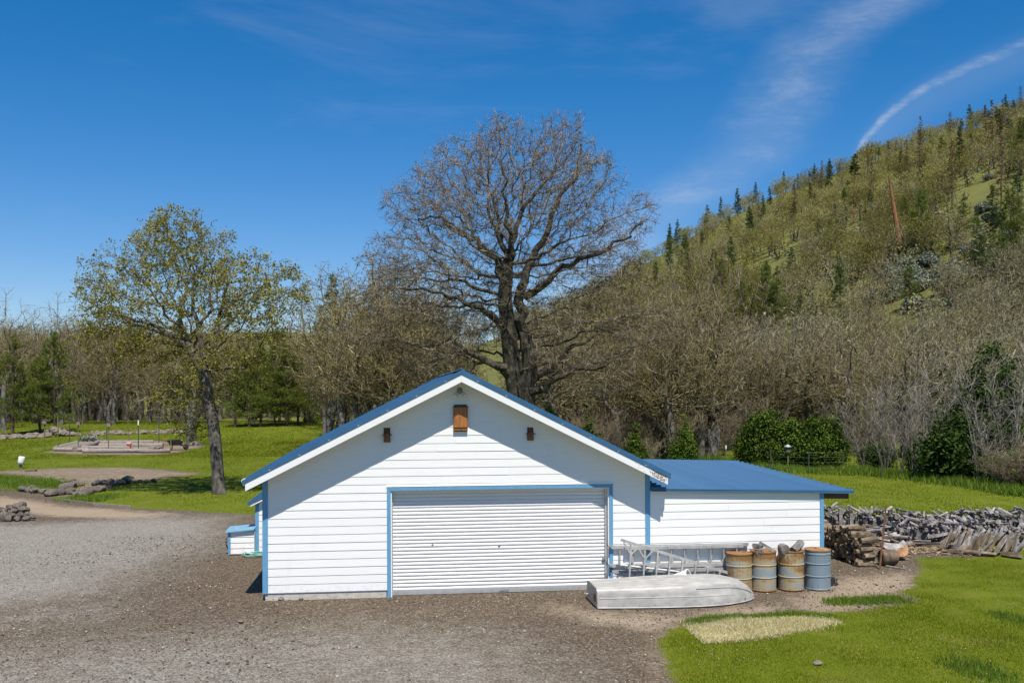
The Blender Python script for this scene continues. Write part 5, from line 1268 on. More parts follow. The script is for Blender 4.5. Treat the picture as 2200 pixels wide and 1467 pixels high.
def conifer(seed, h, w, base_frac, dens=1.0, needle='needle', bark='bark_pine', tuft=False, ns=.34, r=.16, bare_top=0):
    g = np.random.default_rng(seed); A = Acc()
    z = np.linspace(-.3, h, 14); lean = g.uniform(-.02, .02, 2)
    c = np.stack([lean[0] * z + g.normal(0, .02, 14), lean[1] * z + g.normal(0, .02, 14), z], 1); rr = r * np.clip(1 - z / h, .06, 1) ** .8
    V, Q = tubes(c[:-1], c[1:], rr[:-1], rr[1:], 8); A.add(V, None, Q)
    C = Acc(); zz = h * base_frac; p0s = []; p1s = []; ps = []; ds = []
    while zz < h * .98:
        u = (zz / h - base_frac) / (1 - base_frac)
        L = w * (1 - u) ** .75 * (.55 + .45 * min(1, u * 5 + .3)) * g.uniform(.75, 1.15) + .12
        for k in range(int(g.integers(3, 6))):
            a = g.uniform(0, 6.283); el = (-.15 + .55 * u + g.uniform(-.12, .22)) if not tuft else (.05 + .6 * u + g.uniform(-.1, .3)); Lk = L * g.uniform(.6, 1.1)
            d = np.array([math.cos(a) * math.cos(el), math.sin(a) * math.cos(el), math.sin(el)]); b = np.array([lean[0] * zz, lean[1] * zz, zz])
            e = b + d * Lk; e[2] += .08 * Lk * (1 if tuft else -1); p0s.append(b); p1s.append(e)
            m = max(3, int(Lk * 11 * dens)); s = g.uniform(.25 if not tuft else .5, 1.03, m)
            q = b + (e - b) * s[:, None] + g.normal(0, .05 + (.10 if tuft else .06) * Lk, (m, 3)) * np.array([1, 1, .45])
            ps.append(q); ds.append(np.repeat(d[None], m, 0))
        zz += g.uniform(.22, .42) * (h / 9) ** .5
    p0s = np.array(p0s); p1s = np.array(p1s); V, T = cones(p0s, p1s, np.full(len(p0s), .028)); C.add(V, T, None, 1)
    ps = np.concatenate(ps); ds = np.concatenate(ds); n = 9 if tuft else 7
    b = np.repeat(ps, n, 0); d = norm(np.repeat(ds, n, 0) * .55 + g.normal(0, .6, (len(b), 3)) + np.array([0, 0, .25 if tuft else .02]))
    V, T = blades(b, b + d * (ns * g.uniform(.5, 1.1, (len(b), 1))), .018 * ns / .34 * g.uniform(.8, 1.6, len(b)), g); C.add(V, T, None, 0)
    return A.mesh('trunk', [bark], True), C.mesh('crown', [needle, bark])
FIR = [conifer(500, 13, 2.3, .10, .8, ns=.5), conifer(501, 15, 2.6, .16, .8, ns=.5), conifer(502, 11, 2.2, .08, .8, ns=.5), conifer(503, 17, 2.4, .28, .7, ns=.55)]
PINE = [conifer(510, 9.5, 2.6, .16, 1.3, 'needle_yellow', tuft=True, ns=.30), conifer(511, 11, 3.2, .14, 1.2, 'needle_yellow', tuft=True, ns=.32), conifer(512, 8, 2.6, .10, 1.3, 'needle_yellow', tuft=True, ns=.30)]
DEAD = [conifer(520, 18, 2.2, .35, .35, 'needle_brown', ns=.45, r=.22), conifer(521, 16, 2.0, .3, .3, 'needle_brown', ns=.45, r=.2)]
PONDEROSA = [conifer(530, 24, 2.1, .70, .9, 'needle', 'bark_red', True, .6, .38)]

def bush(seed, blobs, leaf='leaf_dark', n=9000, s=.07, twig='bark_pine', up=.4):
    g = np.random.default_rng(seed); C = Acc(); vol = np.array([b[1][0] * b[1][1] for b in blobs]); ks = (n * vol / vol.sum()).astype(int)
    for (c, rad), k in zip(blobs, ks):
        nb = max(6, k // 90); dirs = norm(g.normal(size=(nb, 3)) + np.array([0, 0, .15])); cc = np.array(c) + dirs * np.array(rad) * g.uniform(.72, 1.05, (nb, 1))
        idx = g.integers(0, nb, k); sp = .16 * float(np.mean(rad)) + .05
        p = cc[idx] + g.normal(0, sp, (k, 3)); nn = norm((p - np.array(c)) / np.array(rad) * .9 + g.normal(0, .7, (k, 3)) + np.array([0, 0, up]))
        p[:, 2] = np.maximum(p[:, 2], .03)
        V, Q = quads(p, nn, s * g.uniform(.4, .8, k), s * g.uniform(.7, 1.3, k), g); C.add(V, None, Q)
    A = Acc(); base = np.zeros((40, 3)); base[:, :2] = g.normal(0, .12, (40, 2)); tips = np.array([np.array(blobs[i % len(blobs)][0]) + g.normal(0, .35, 3) * np.array(blobs[i % len(blobs)][1]) for i in range(40)])
    V, T = cones(base, tips, np.full(40, .03)); A.add(V, T)
    return A.mesh('stems', [twig]), C.mesh('foliage', [leaf])
def canes(seed, n, h, spread, lean=(0, 0), twig='twig_grey', r=.02, twn=26, tl=(.3, .9), stiff=.5):
    g = np.random.default_rng(seed); A = Acc(); C = Acc(); K = 9; allp = []; alld = []; rr = []
    for i in range(n):
        a = g.uniform(0, 6.283); sp = spread * g.uniform(.2, 1); hh = h * g.uniform(.6, 1.08); t = np.linspace(0, 1, K)
        x = g.normal(0, .15) + (math.cos(a) * sp + lean[0]) * t ** 1.4; y = g.normal(0, .15) + (math.sin(a) * sp + lean[1]) * t ** 1.4; z = hh * (t - .12 * t ** 3)
        p = np.stack([x, y, z], 1) + np.cumsum(g.normal(0, .03 * h / 5, (K, 3)), 0) * t[:, None]
        p[0, 2] = -.1
        r0 = r * g.uniform(.6, 1.7); rad = r0 * np.clip(1 - t, .12, 1); V, Q = tubes(p[:-1], p[1:], rad[:-1], rad[1:], 5); A.add(V, None, Q)
        s = g.uniform(.18, 1, twn); j = np.minimum((s * (K - 1)).astype(int), K - 2); f = (s * (K - 1) - j)[:, None]
        q = p[j] * (1 - f) + p[j + 1] * f; d = norm(p[j + 1] - p[j]); allp.append(q); alld.append(d)
    q = np.concatenate(allp); d = np.concatenate(alld); dd = norm(d * stiff + g.normal(0, .5, d.shape) + np.array([0, 0, .25])); L = g.uniform(*tl, len(q))[:, None] * h / 5
    V, T = cones(q, q + dd * L, np.full(len(q), .008)); C.add(V, T)
    for k in range(3):
        u = g.uniform(.2, .95, (len(q), 1)); b = q + dd * L * u; e = b + norm(dd + g.normal(0, .6, dd.shape)) * L * g.uniform(.3, .7, (len(q), 1)); V, T = cones(b, e, np.full(len(q), .0055)); C.add(V, T)
    return A.mesh('stems', ['bark_light' if twig != 'twig_red' else 'twig_red'], True), C.mesh('twigs', [twig])

# ------------------------------------------------------------------ planting
def plant(kind, protos, px, py, label, cat, group, h=None, rr=R, names=('trunk', 'crown'), sc=(.85, 1.15), z=None):
    m = march(px, py)
    if m is None: return None
    p, f = m; s = rr.uniform(*sc)
    return place(kind, rr.choice(protos), label, cat, p - Vector((0, 0, .05)), rr.uniform(0, 6.28), s, group, (rr.uniform(-.05, .05), rr.uniform(-.05, .05)), names)
def planting():
    rr = random.Random(99)
    # evergreen bushes behind the wing roof
    spec = [((1640, 1004), 3.0, 'tallest rounded dark evergreen bush behind the wire fence', 1), ((1712, 1006), 2.6, 'middle yellow-tinged evergreen bush behind the bird feeder', 2), ((1768, 1008), 2.7, 'dense green evergreen bush at the open end of the fence', 3)]
    for (px, lab, seed, hh, w) in ((1640, spec[0][2], 1, 3.05, 1.45), (1706, spec[1][2], 2, 2.75, 1.15), (1768, spec[2][2], 3, 2.85, 1.2)):
        p = G(px, 1001 + (px - 1640) * .03)
        me = bush(seed, [((0, 0, hh * .38), (w, w, hh * .40)), ((-.2, 0, hh * .72), (w * .55, w * .55, hh * .28)), ((w * .5, -.2, hh * .3), (w * .6, w * .6, hh * .3)), ((-w * .55, -.1, hh * .28), (w * .6, w * .6, hh * .28))] + [((rr.uniform(-.8, .8) * w, rr.uniform(-.5, .5) * w, hh * rr.uniform(.55, .9)), (w * rr.uniform(.14, .24), w * .2, hh * rr.uniform(.12, .22))) for _ in range(11)], n=15000, s=.07)
        place('evergreen_bush', me, lab, 'bush', p, 0, 1, 'evergreen bushes along the fence', names=('stems', 'foliage'))
    ced = [bush(11, [((0, 0, .8), (.72, .72, .85)), ((0, 0, 1.6), (.42, .42, .8)), ((0, 0, 2.45), (.17, .17, .7))], n=7000, s=.06), bush(12, [((0, 0, .7), (.68, .68, .75)), ((.05, 0, 1.35), (.4, .4, .65)), ((0, 0, 2.0), (.16, .16, .6))], n=6000, s=.06)]
    for i, (px, py, f, s, lab) in enumerate([(1266, 945, 52, 1.1, 'pointed dark cedar just behind the right roof slope'), (1366, 965, 54, .8, 'small round cedar behind the far corner of the wing roof'), (1470, 985, 55, 1.0, 'dark cedar beside the grey box feeder'), (1178, 905, 48, 1.0, 'bright green cedar beside the big oak trunk'), (670, 905, 112, 1.2, 'small bright cedar at the edge of the far woods')]):
        p = at(px, py, f); p.z = 0; top = at(px, py - 60, f).z
        s2 = {0: 1.05, 1: .95, 2: .95, 3: 1.35, 4: 1.2}[i]
        place('cedar', ced[i % 2], lab, 'bush', p, i, s2, 'young cedars', names=('stems', 'foliage'))
    # dark evergreens right
    e = bush(21, [((0, 0, 1.4), (2.0, 1.6, 1.4)), ((.5, 0, 3.0), (1.5, 1.3, 1.5)), ((.9, 0, 4.6), (.9, .9, 1.3)), ((-1.2, 0, 1.0), (1.5, 1.3, 1.0))], 'leaf_deep_green', 15000, .085)
    place('dark_evergreen', e, 'tall dark evergreen standing among the bare willows at the lawn edge', 'tree', G(2095, 1030), 0, 1.12, names=('stems', 'foliage'))
    e2 = bush(22, [((0, 0, .9), (1.5, 1.2, .95)), ((1.0, 0, .7), (1.1, 1.0, .7)), ((-1.0, 0, .7), (1.0, .9, .7))], 'leaf_deep_green', 7000, .075)
    for (px, py, s, lab) in ((1885, 1006, .7, 'low dark evergreen behind the first willow stems'), (1990, 1016, .8, 'low dark evergreen beneath the leaning willow stems'), (2165, 1030, 1.0, 'low dark evergreen beside the bramble thicket'), (2060, 1020, .85, 'low dark evergreen around the weathered birdhouse pole')):
        place('low_evergreen', e2, lab, 'bush', G(px, py - 3), rr.uniform(0, 6), s, 'low evergreens at the lawn edge', names=('stems', 'foliage'))
    # bare willow clumps
    wl = [canes(31, 12, 6.2, 2.3, (-1.0, 0), twn=15), canes(32, 10, 6.6, 2.0, (-.3, 0), twn=15), canes(33, 12, 5.2, 2.6, (.4, 0), twn=14), canes(34, 9, 7.6, 2.0, (.2, 0), twn=16)]
    W_ = [(1852, 1008, 0, .85), (1935, 1016, 0, 1.05), (1965, 1020, 1, .9), (2008, 1030, 0, 1.1), (2030, 1024, 1, 1.0), (2110, 1042, 1, 1.1), (2105, 1030, 3, .9), (2170, 1040, 3, 1.15), (2195, 1034, 3, 1.2), (2230, 1030, 2, 1.3), (2150, 1020, 2, 1.0), (1900, 1008, 2, .8)]
    for i, (px, py, k, s) in enumerate(W_):
        place('bare_willow', wl[k], 'clump of thin bare grey willow stems at the lawn edge', 'shrub', G(px, py), rr.uniform(-.4, .4), s, 'bare willow clumps right of the bushes', names=('stems', 'twigs'))
    br = canes(41, 60, 2.0, 1.9, (-.3, -.4), 'twig_red', .012, 18, (.5, 1.3), .2)
    for (px, py, s) in ((2165, 1050, .8), (2205, 1048, 1.1), (2190, 1036, 1.1), (2240, 1056, 1.2)):
        place('bramble', br, 'tangled brown bramble canes at the lawn edge', 'shrub', G(px, py), rr.uniform(0, 6), s, 'brambles', names=('stems', 'twigs'))
    lf = bush(42, [((0, 0, .6), (1.4, 1.0, .7)), ((1, 0, 1.0), (.9, .8, .8))], 'grass_tall', 3500, .06)
    place('bramble_leaves', lf, 'green leaves sprouting through the bramble thicket', 'shrub', G(2190, 1046), 0, 1.1, names=('stems', 'foliage'))
    # pines on the left
    for (px, py, k, h, lab) in ((27, 938, 0, 9.6, 'thin open pine with a brown top at the far left of the rubble band'), (118, 932, 1, 10.2, 'bushy double-topped young pine behind the garden poles'), (85, 930, 2, 7.5, 'smaller pine filling the gap beside the bushy young pine')):
        p, f = march(px, py); place('young_pine', PINE[k], lab, 'tree', p, rr.uniform(0, 6), h / (9.5, 11, 8)[k], 'young pines on the left')
    for (px, py, k, s) in ((535, 918, 2, 1.0), (560, 917, 0, .95), (590, 916, 1, .85), (615, 915, 2, 1.15), (640, 914, 0, 1.0), (655, 910, 1, 1.0), (505, 918, 0, .8), (600, 908, 1, 1.05), (560, 905, 1, .9), (690, 905, 2, .8)):
        p, f = march(px, py); place('grove_pine', PINE[k], 'yellow-green young pine in the grove beyond the far lawn', 'tree', p, rr.uniform(0, 6), s * .92, 'pine grove beyond the lawn')
    # tall conifers in the woods gap
    for (px, top, f, k, lab) in ((717, 585, 150, 3, 'tall narrow conifer poking above the brown woods'), (690, 650, 145, 0, 'shorter conifer beside the tall narrow one'), (40, 694, 320, 1, 'distant fir tip above the left woods')):
        p = at(px, 870, f); p.z = tz(p.x, p.y); h = at(px, top, f).z - p.z; place('woods_fir', FIR[k], lab, 'tree', p, 0, h / (13, 15, 11, 17)[k])
    # left woods
    n = 0
    for i in range(260):
        px = rr.uniform(-60, 860); py = rr.uniform(872, 912) if px < 480 else rr.uniform(868, 900)
        if 20 < px < 140 and py > 905: continue
        m = march(px, py)
        if m is None: continue
        p, f = m
        if f > 260: continue
        kind = rr.random(); tall = 1.12 if px < 300 else 1.0
        if kind < .5: place('woodland_oak', rr.choice(OAK_GREY), 'slender bare grey-brown tree in the woods beyond the left lawn', 'tree', p, rr.uniform(0, 6.28), rr.uniform(.85, 1.2) * tall * (f / 135) ** .4, 'slender bare trees in the left woods')
        else: place('woodland_oak', rr.choice(OAK_BROWN), 'spreading olive-brown budding oak in the woods beyond the left lawn', 'tree', p, rr.uniform(0, 6.28), rr.uniform(.85, 1.25) * tall * (f / 135) ** .4, 'budding oaks in the left woods')
    for i in range(46):
        px = rr.uniform(-70, 500); f = rr.uniform(112, 150); p = at(px, 835, f); p.z = tz(p.x, p.y)
        place('woodland_oak', rr.choice(OAK_BROWN), 'full-crowned olive-brown oak forming the wall of the left woods', 'tree', p, rr.uniform(0, 6.28), rr.uniform(1.1, 1.42), 'full-crowned oaks in the left woods')
    for (px, py, s) in ((8, 925, 1.5), (130, 912, 1.5), (160, 905, 1.35)):
        p, f = march(px, py); place('tall_bare_oak', OAK_GREY[1], 'tall crooked bare tree rising above the left woods', 'tree', p, px, s, 'tall bare trees above the left woods')
    # brown woods just behind the garage, left and right of the big oak
    for i in range(60):
        px = rr.uniform(690, 960); f = rr.uniform(62, 105); p = at(px, 835, f); p.z = tz(p.x, p.y)
        place('brown_tree', rr.choice(OAK_BROWN if rr.random() < .55 else OAK_GREY), 'brown budding tree in the thicket left of the big oak', 'tree', p, rr.uniform(0, 6.28), rr.uniform(.85, 1.2) * (1.15 if px > 760 else .95), 'brown thicket left of the big oak')
    for i in range(62):
        px = rr.uniform(1130, 1520); f = rr.uniform(58, 100); p = at(px, 835, f); p.z = tz(p.x, p.y)
        place('brown_tree', rr.choice(OAK_BROWN if rr.random() < .7 else OAK_LICHEN), 'brown budding tree in the thicket right of the big oak', 'tree', p, rr.uniform(0, 6.28), rr.uniform(.8, 1.1), 'brown thicket right of the big oak')
    for (px, f, s_, k) in ((765, 70, 1.62, 1), (810, 74, 1.7, 0), (735, 78, 1.5, 2), (850, 72, 1.55, 3), (1440, 66, 1.35, 1), (1490, 72, 1.45, 0), (1395, 70, 1.3, 2)):
        p = at(px, 835, f); p.z = tz(p.x, p.y)
        place('tall_brown_oak', OAK_BROWN[k], 'taller brown budding oak standing above the thickets beside the big oak', 'tree', p, px, s_, 'taller brown oaks beside the big oak')
    # two pale leaning trees standing out
    for (px, py, k, s, lab) in ((1535, 975, 1, 1.5, 'tall pale-trunked alder with a forked stem behind the wing roof'), (1500, 982, 3, 1.35, 'tall slender pale tree beside the forked alder')):
        place('pale_alder', OAK_GREY[k], lab, 'tree', G(px, py), px, s)
    st = G(1527, 985); t = thing('split_stump', 'thick pale split stump standing at the fence line', 'stump', st)
    MB().tube([(0, 0, -.1), (.05, 0, .8), (-.15, 0, 1.9)], [.36, .27, .12], 9).build('trunk', 'bark_light', t, True); MB().tube([(.15, 0, .2), (.4, 0, 1.2), (.5, 0, 2.1)], [.26, .18, .08], 8).build('side_stem', 'bark_light', t, True)
    # right woods at the foot of the hill: lichen oaks
    for i in range(150):
        px = rr.uniform(1440, 2290); u = rr.random(); f = 62 + 62 * u ** 1.2
        if px < 1780 and f < 70: f += 10
        p = at(px, 835, f); p.z = tz(p.x, p.y)
        place('lichen_oak', rr.choice(OAK_LICHEN if rr.random() < .68 else OAK_BROWN), 'gnarled bare lichen-grey oak in the woods at the hill foot', 'tree', p, rr.uniform(0, 6.28), rr.uniform(.75, 1.1), 'lichen oaks at the hill foot')
    # hill
    def hill(n, kind, protos, label, cat, group, sc, cond, names=('trunk', 'crown'), seed=1):
        q = random.Random(seed); made = 0; tries = 0
        while made < n and tries < n * 30:
            tries += 1
            px = q.uniform(1050, 2320); py = q.uniform(200, 740)
            m = march(px, py)
            if m is None: continue
            p, f = m
            if f < 105 or not cond(px, py, f, q): continue
            place(kind, q.choice(protos), label, cat, p - Vector((0, 0, .1)), q.uniform(0, 6.28), q.uniform(*sc), group, (0, 0), names); made += 1
    def open_grass(px, py):          # clearings seen on the slope
        for (cx, cy, rx, ry) in ((1655, 600, 85, 34), (2010, 615, 140, 46), (2150, 455, 110, 62), (2080, 510, 70, 30), (1840, 690, 130, 26), (2110, 650, 100, 36), (1990, 720, 110, 26), (1790, 640, 80, 18), (1700, 500, 40, 14)):
            if ((px - cx) / rx) ** 2 + ((py - cy) / ry) ** 2 < 1: return True
        return False
    hill(270, 'slope_oak', HILL_OAK, 'bare lichen-grey oak scattered on the hillside', 'tree', 'bare oaks on the hillside', (.6, .95), lambda x, y, f, q: not open_grass(x, y) or q.random() < .06, seed=1)
    hill(230, 'slope_leafing_oak', HILL_LEAF, 'oak with pale yellow-green new leaves high on the hillside', 'tree', 'pale leafing oaks on the hillside', (.65, 1.0), lambda x, y, f, q: f > 230 and not open_grass(x, y), seed=2)
    hill(295, 'slope_olive_oak', HILL_OLIVE, 'olive-green rounded oak on the hillside', 'tree', 'olive oaks on the hillside', (.6, .95), lambda x, y, f, q: f > 160 and not open_grass(x, y), seed=3)
    hill(80, 'slope_fir', FIR, 'dark green conifer standing on the hillside', 'tree', 'conifers on the hillside', (.4, .85), lambda x, y, f, q: (f > 230 and not open_grass(x, y)) or q.random() < .05, seed=4)
    hill(16, 'slope_dead_fir', DEAD, 'half-dead brown conifer on the hillside', 'tree', 'dead conifers on the hillside', (.7, 1.0), lambda x, y, f, q: f > 220 and x > 1700 and not open_grass(x, y), seed=5)
    gb = [bush(51, [((0, 0, .9), (1.6, 1.5, 1.0)), ((1.3, 0, .7), (1.1, 1.1, .8))], 'leaf_grey', 2600, .17), bush(52, [((0, 0, .8), (1.4, 1.4, .9)), ((-1.0, .3, .7), (1.0, 1.0, .7))], 'leaf_grey', 2200, .17)]
    hill(85, 'grey_shrub', gb, 'low silvery grey-green shrub on the open hillside', 'shrub', 'silvery shrubs on the hillside', (.7, 1.3), lambda x, y, f, q: (1870 < x < 2180 and 555 < y < 680) or (q.random() < .06), ('stems', 'foliage'), 6)
    # understorey brush in the woods
    bs = [canes(71, 26, 2.6, 1.5, (0, 0), 'twig_olive', .012, 16, (.5, 1.2), .4), canes(72, 22, 3.2, 1.6, (0, 0), 'twig_brown', .012, 18, (.5, 1.2), .4), canes(73, 24, 2.2, 1.6, (0, 0), 'twig_lichen', .012, 16, (.5, 1.2), .4)]
    for (n, x0, x1, f0, f1, lab, grp) in ((75, -60, 860, 104, 150, 'low bare brush under the trees of the left woods', 'brush in the left woods'), (60, 1140, 1560, 56, 85, 'low bare brush in the thicket right of the big oak', 'brush right of the big oak'), (70, 1560, 2260, 60, 100, 'low bare brush under the lichen oaks at the hill foot', 'brush at the hill foot')):
        for i in range(n):
            px = rr.uniform(x0, x1); f = rr.uniform(f0, f1); p = at(px, 835, f); p.z = tz(p.x, p.y)
            place('brush_shrub', rr.choice(bs), lab, 'shrub', p, rr.uniform(0, 6.28), rr.uniform(.8, 1.4), grp, names=('stems', 'twigs'))
    # the rest of the hill's wood, past what can be told apart
    g = np.random.default_rng(88); V_ = Acc(); cnt = 0; qd = random.Random(5)
    while cnt < 900:
        px = qd.uniform(1000, 2330); py = qd.uniform(200, 740); m = march(px, py)
        if m is None or m[1] < 130 or (open_grass(px, py) and qd.random() < .97): continue
        p, f = m; cnt += 1; rad = qd.uniform(1.0, 2.4); k = 46; col = qd.choice((0, 0, 1, 1, 2))
        d = norm(g.normal(size=(k, 3)) + np.array([0, 0, .3])); c = np.array(p) + d * rad * np.array([1, 1, .85]) * g.uniform(.45, 1.05, (k, 1)) + np.array([0, 0, rad * .75])
        V, Q = quads(c, norm(d + g.normal(0, .6, (k, 3))), g.uniform(.10, .26, k), g.uniform(.16, .34, k), g); V_.add(V, None, Q, col)
    tag(link('hill_scrub', V_.mesh('hill_scrub', ['leaf_olive', 'twig_lichen', 'leaf_grey'])), 'dense low scrub covering the hillside between the trees', 'scrub', kind='stuff')
    # skyline conifers
    for i, (px, top) in enumerate([(1440, 478), (1457, 460), (1520, 440), (1550, 422), (1585, 403), (1624, 390), (1655, 400), (1685, 368), (1716, 372), (1752, 350), (1783, 340), (1805, 348), (1897, 318), (1927, 298), (1960, 296), (1977, 283), (2000, 286), (2035, 258), (2086, 224), (2118, 226), (2180, 214), (1875, 306)]):
        p, f = crest(px); f = f * rr.uniform(.86, .97); d = ray(px, HY); p = CAM + d * f; p.z = tz(p.x, p.y)
        h = min(max(at(px, top, f).z - p.z, 6), 15); k = i % 4
        place('skyline_fir', FIR[k], 'small dark conifer standing out on the hill skyline', 'tree', p, i, h / (13, 15, 11, 17)[k], 'conifers on the skyline')
    for i in range(60):
        px = rr.uniform(1380, 2260); p, f = crest(px); f *= rr.uniform(.88, .99); p = CAM + ray(px, HY) * f; p.z = tz(p.x, p.y)
        place('crest_oak', rr.choice(HILL_LEAF if rr.random() < .5 else HILL_OLIVE), 'rounded leafing oak on the crest of the hill against the sky', 'tree', p - Vector((0, 0, .2)), rr.uniform(0, 6.28), rr.uniform(.7, 1.1), 'leafing oaks on the hill crest')
    hill(24, 'slope_pine', PINE, 'mid-green bushy pine scattered on the lower hillside', 'tree', 'bushy pines on the lower hillside', (.6, 1.15), lambda x, y, f, q: 130 < f < 300 and not open_grass(x, y), seed=14)
    # named hillside trees
    for (px, yb, top, protos, kind, lab) in [(1836, 482, 330, PONDEROSA[0], 'ponderosa', 'tall red-barked ponderosa with a small tufted top on the slope'), (2152, 485, 290, DEAD[0], 'dead_conifer', 'tall brown dying conifer high on the right slope'), (2047, 460, 300, DEAD[1], 'dead_conifer', 'thin brown dying conifer above the clearing'),
            (2172, 620, 405, PINE[1], 'hill_pine', 'large green pine at the right edge of the clearing'), (2135, 560, 395, FIR[3], 'hill_pine', 'tall green conifer at the lower edge of the clearing'), (1955, 668, 556, PINE[0], 'hill_pine', 'bushy yellow-green pine below the silvery shrubs'), (1572, 598, 505, FIR[0], 'hill_pine', 'small dark conifer alone on the left grassy slope'),
            (1700, 640, 530, FIR[2], 'hill_pine', 'soft green conifer among the bare oaks on the lower slope'), (1760, 560, 468, FIR[1], 'hill_pine', 'green conifer beside the red-barked ponderosa'), (1870, 478, 405, FIR[0], 'hill_pine', 'young green conifer between the ponderosa and the snag'), (1480, 640, 540, FIR[1], 'hill_pine', 'green conifer above the brown thicket'), (1720, 720, 630, PINE[2], 'hill_pine', 'small bushy pine low on the slope above the lichen oaks'), (1410, 640, 560, FIR[0], 'hill_pine', 'rust-tinged conifer near the big oak crown')]:
        m = march(px, yb)
        if m is None: continue
        p, f = m; h0 = max(v.co.z for v in protos[0].vertices); h = at(px, top, f).z - p.z
        place(kind, protos, lab, 'tree', p, px, max(.4, h / h0))
    m = march(1938, 560)
    if m:
        p, f = m; tp = at(1911, 378, f) - p
        t = thing('dead_snag', 'leaning bare red-brown dead snag on the grassy slope', 'tree', p)
        MB().tube([Vector((0, 0, -.3)), tp * .35, tp * .7, tp], [.55, .45, .3, .1], 9).build('trunk', 'bark_red', t, True)
        for k in range(10):
            u = .5 + .05 * k; b = tp * u; MB().tube([b, b + Vector((R.uniform(-1.6, 1.6), R.uniform(-1, 1), R.uniform(-.2, .4)))], [.07, .02], 5).build('limb', 'bark_red', t)
    # far left ridge woods
    for i in range(120):
        px = rr.uniform(-80, 900); m = march(px, rr.uniform(690, 800))
        if m is None or m[1] < 300: continue
        p, f = m; place('ridge_tree', rr.choice(HILL_OLIVE), 'olive tree on the distant wooded ridge beyond the left woods', 'tree', p, rr.uniform(0, 6), rr.uniform(1.0, 1.6), 'trees on the distant ridge')
    # grey-green plant in the bed
    e3 = bush(61, [((0, 0, .2), (.75, .5, .28)), ((.6, 0, .15), (.45, .4, .2))], 'leaf_grey', 1500, .10)
    place('garden_plant', e3, 'low silvery-green leafy plant at the corner of the garden bed', 'plant', G(190, 950), 0, 1, names=('stems', 'foliage'))
planting()

# ------------------------------------------------------------------ grass, straw, loose stones
def blade_field(name, label, P, h, w, mt, seed, lean=.35):
    g = np.random.default_rng(seed); n = len(P); z = terrain(P[:, 0], P[:, 1]); b = np.stack([P[:, 0], P[:, 1], z - .005], 1)
    d = norm(np.stack([g.normal(0, lean, n), g.normal(0, lean, n), np.ones(n)], 1)); cl = np.clip(1 + .7 * waves(P[:, 0], P[:, 1], .35, 61) + .5 * waves(P[:, 0], P[:, 1], .18, 62), .35, 2.2); e = b + d * (h * cl * g.uniform(.5, 1.2, n))[:, None]
    V, T = blades(b, e, w * g.uniform(.7, 1.4, n), g)
    return tag(link(name, npmesh(name, V, T, None, [mt])), label, 'grass', kind='stuff')
def scatter(n, x0, x1, y0, y1, seed):
    g = np.random.default_rng(seed); return np.stack([g.uniform(x0, x1, n), g.uniform(y0, y1, n)], 1)
def lawn_pts(P, thr=.42):
    x, y = P[:, 0], P[:, 1]; gr, _, _, st, wood = masks(x, y); g = np.random.default_rng(1)
    k = (gr + g.normal(0, .22, len(x)) < thr) & (wood < .5)
    k &= ~((x > -1.3) & (x < 13.0) & (y > -.05) & (y < 11)) & (st < .55)
    return P[k]
def inview(P, m=60):
    px, py, f = proj(P[:, 0], P[:, 1], np.zeros(len(P))); return P[(f > 5) & (px > -m) & (px < 2200 + m) & (py < 1560)]
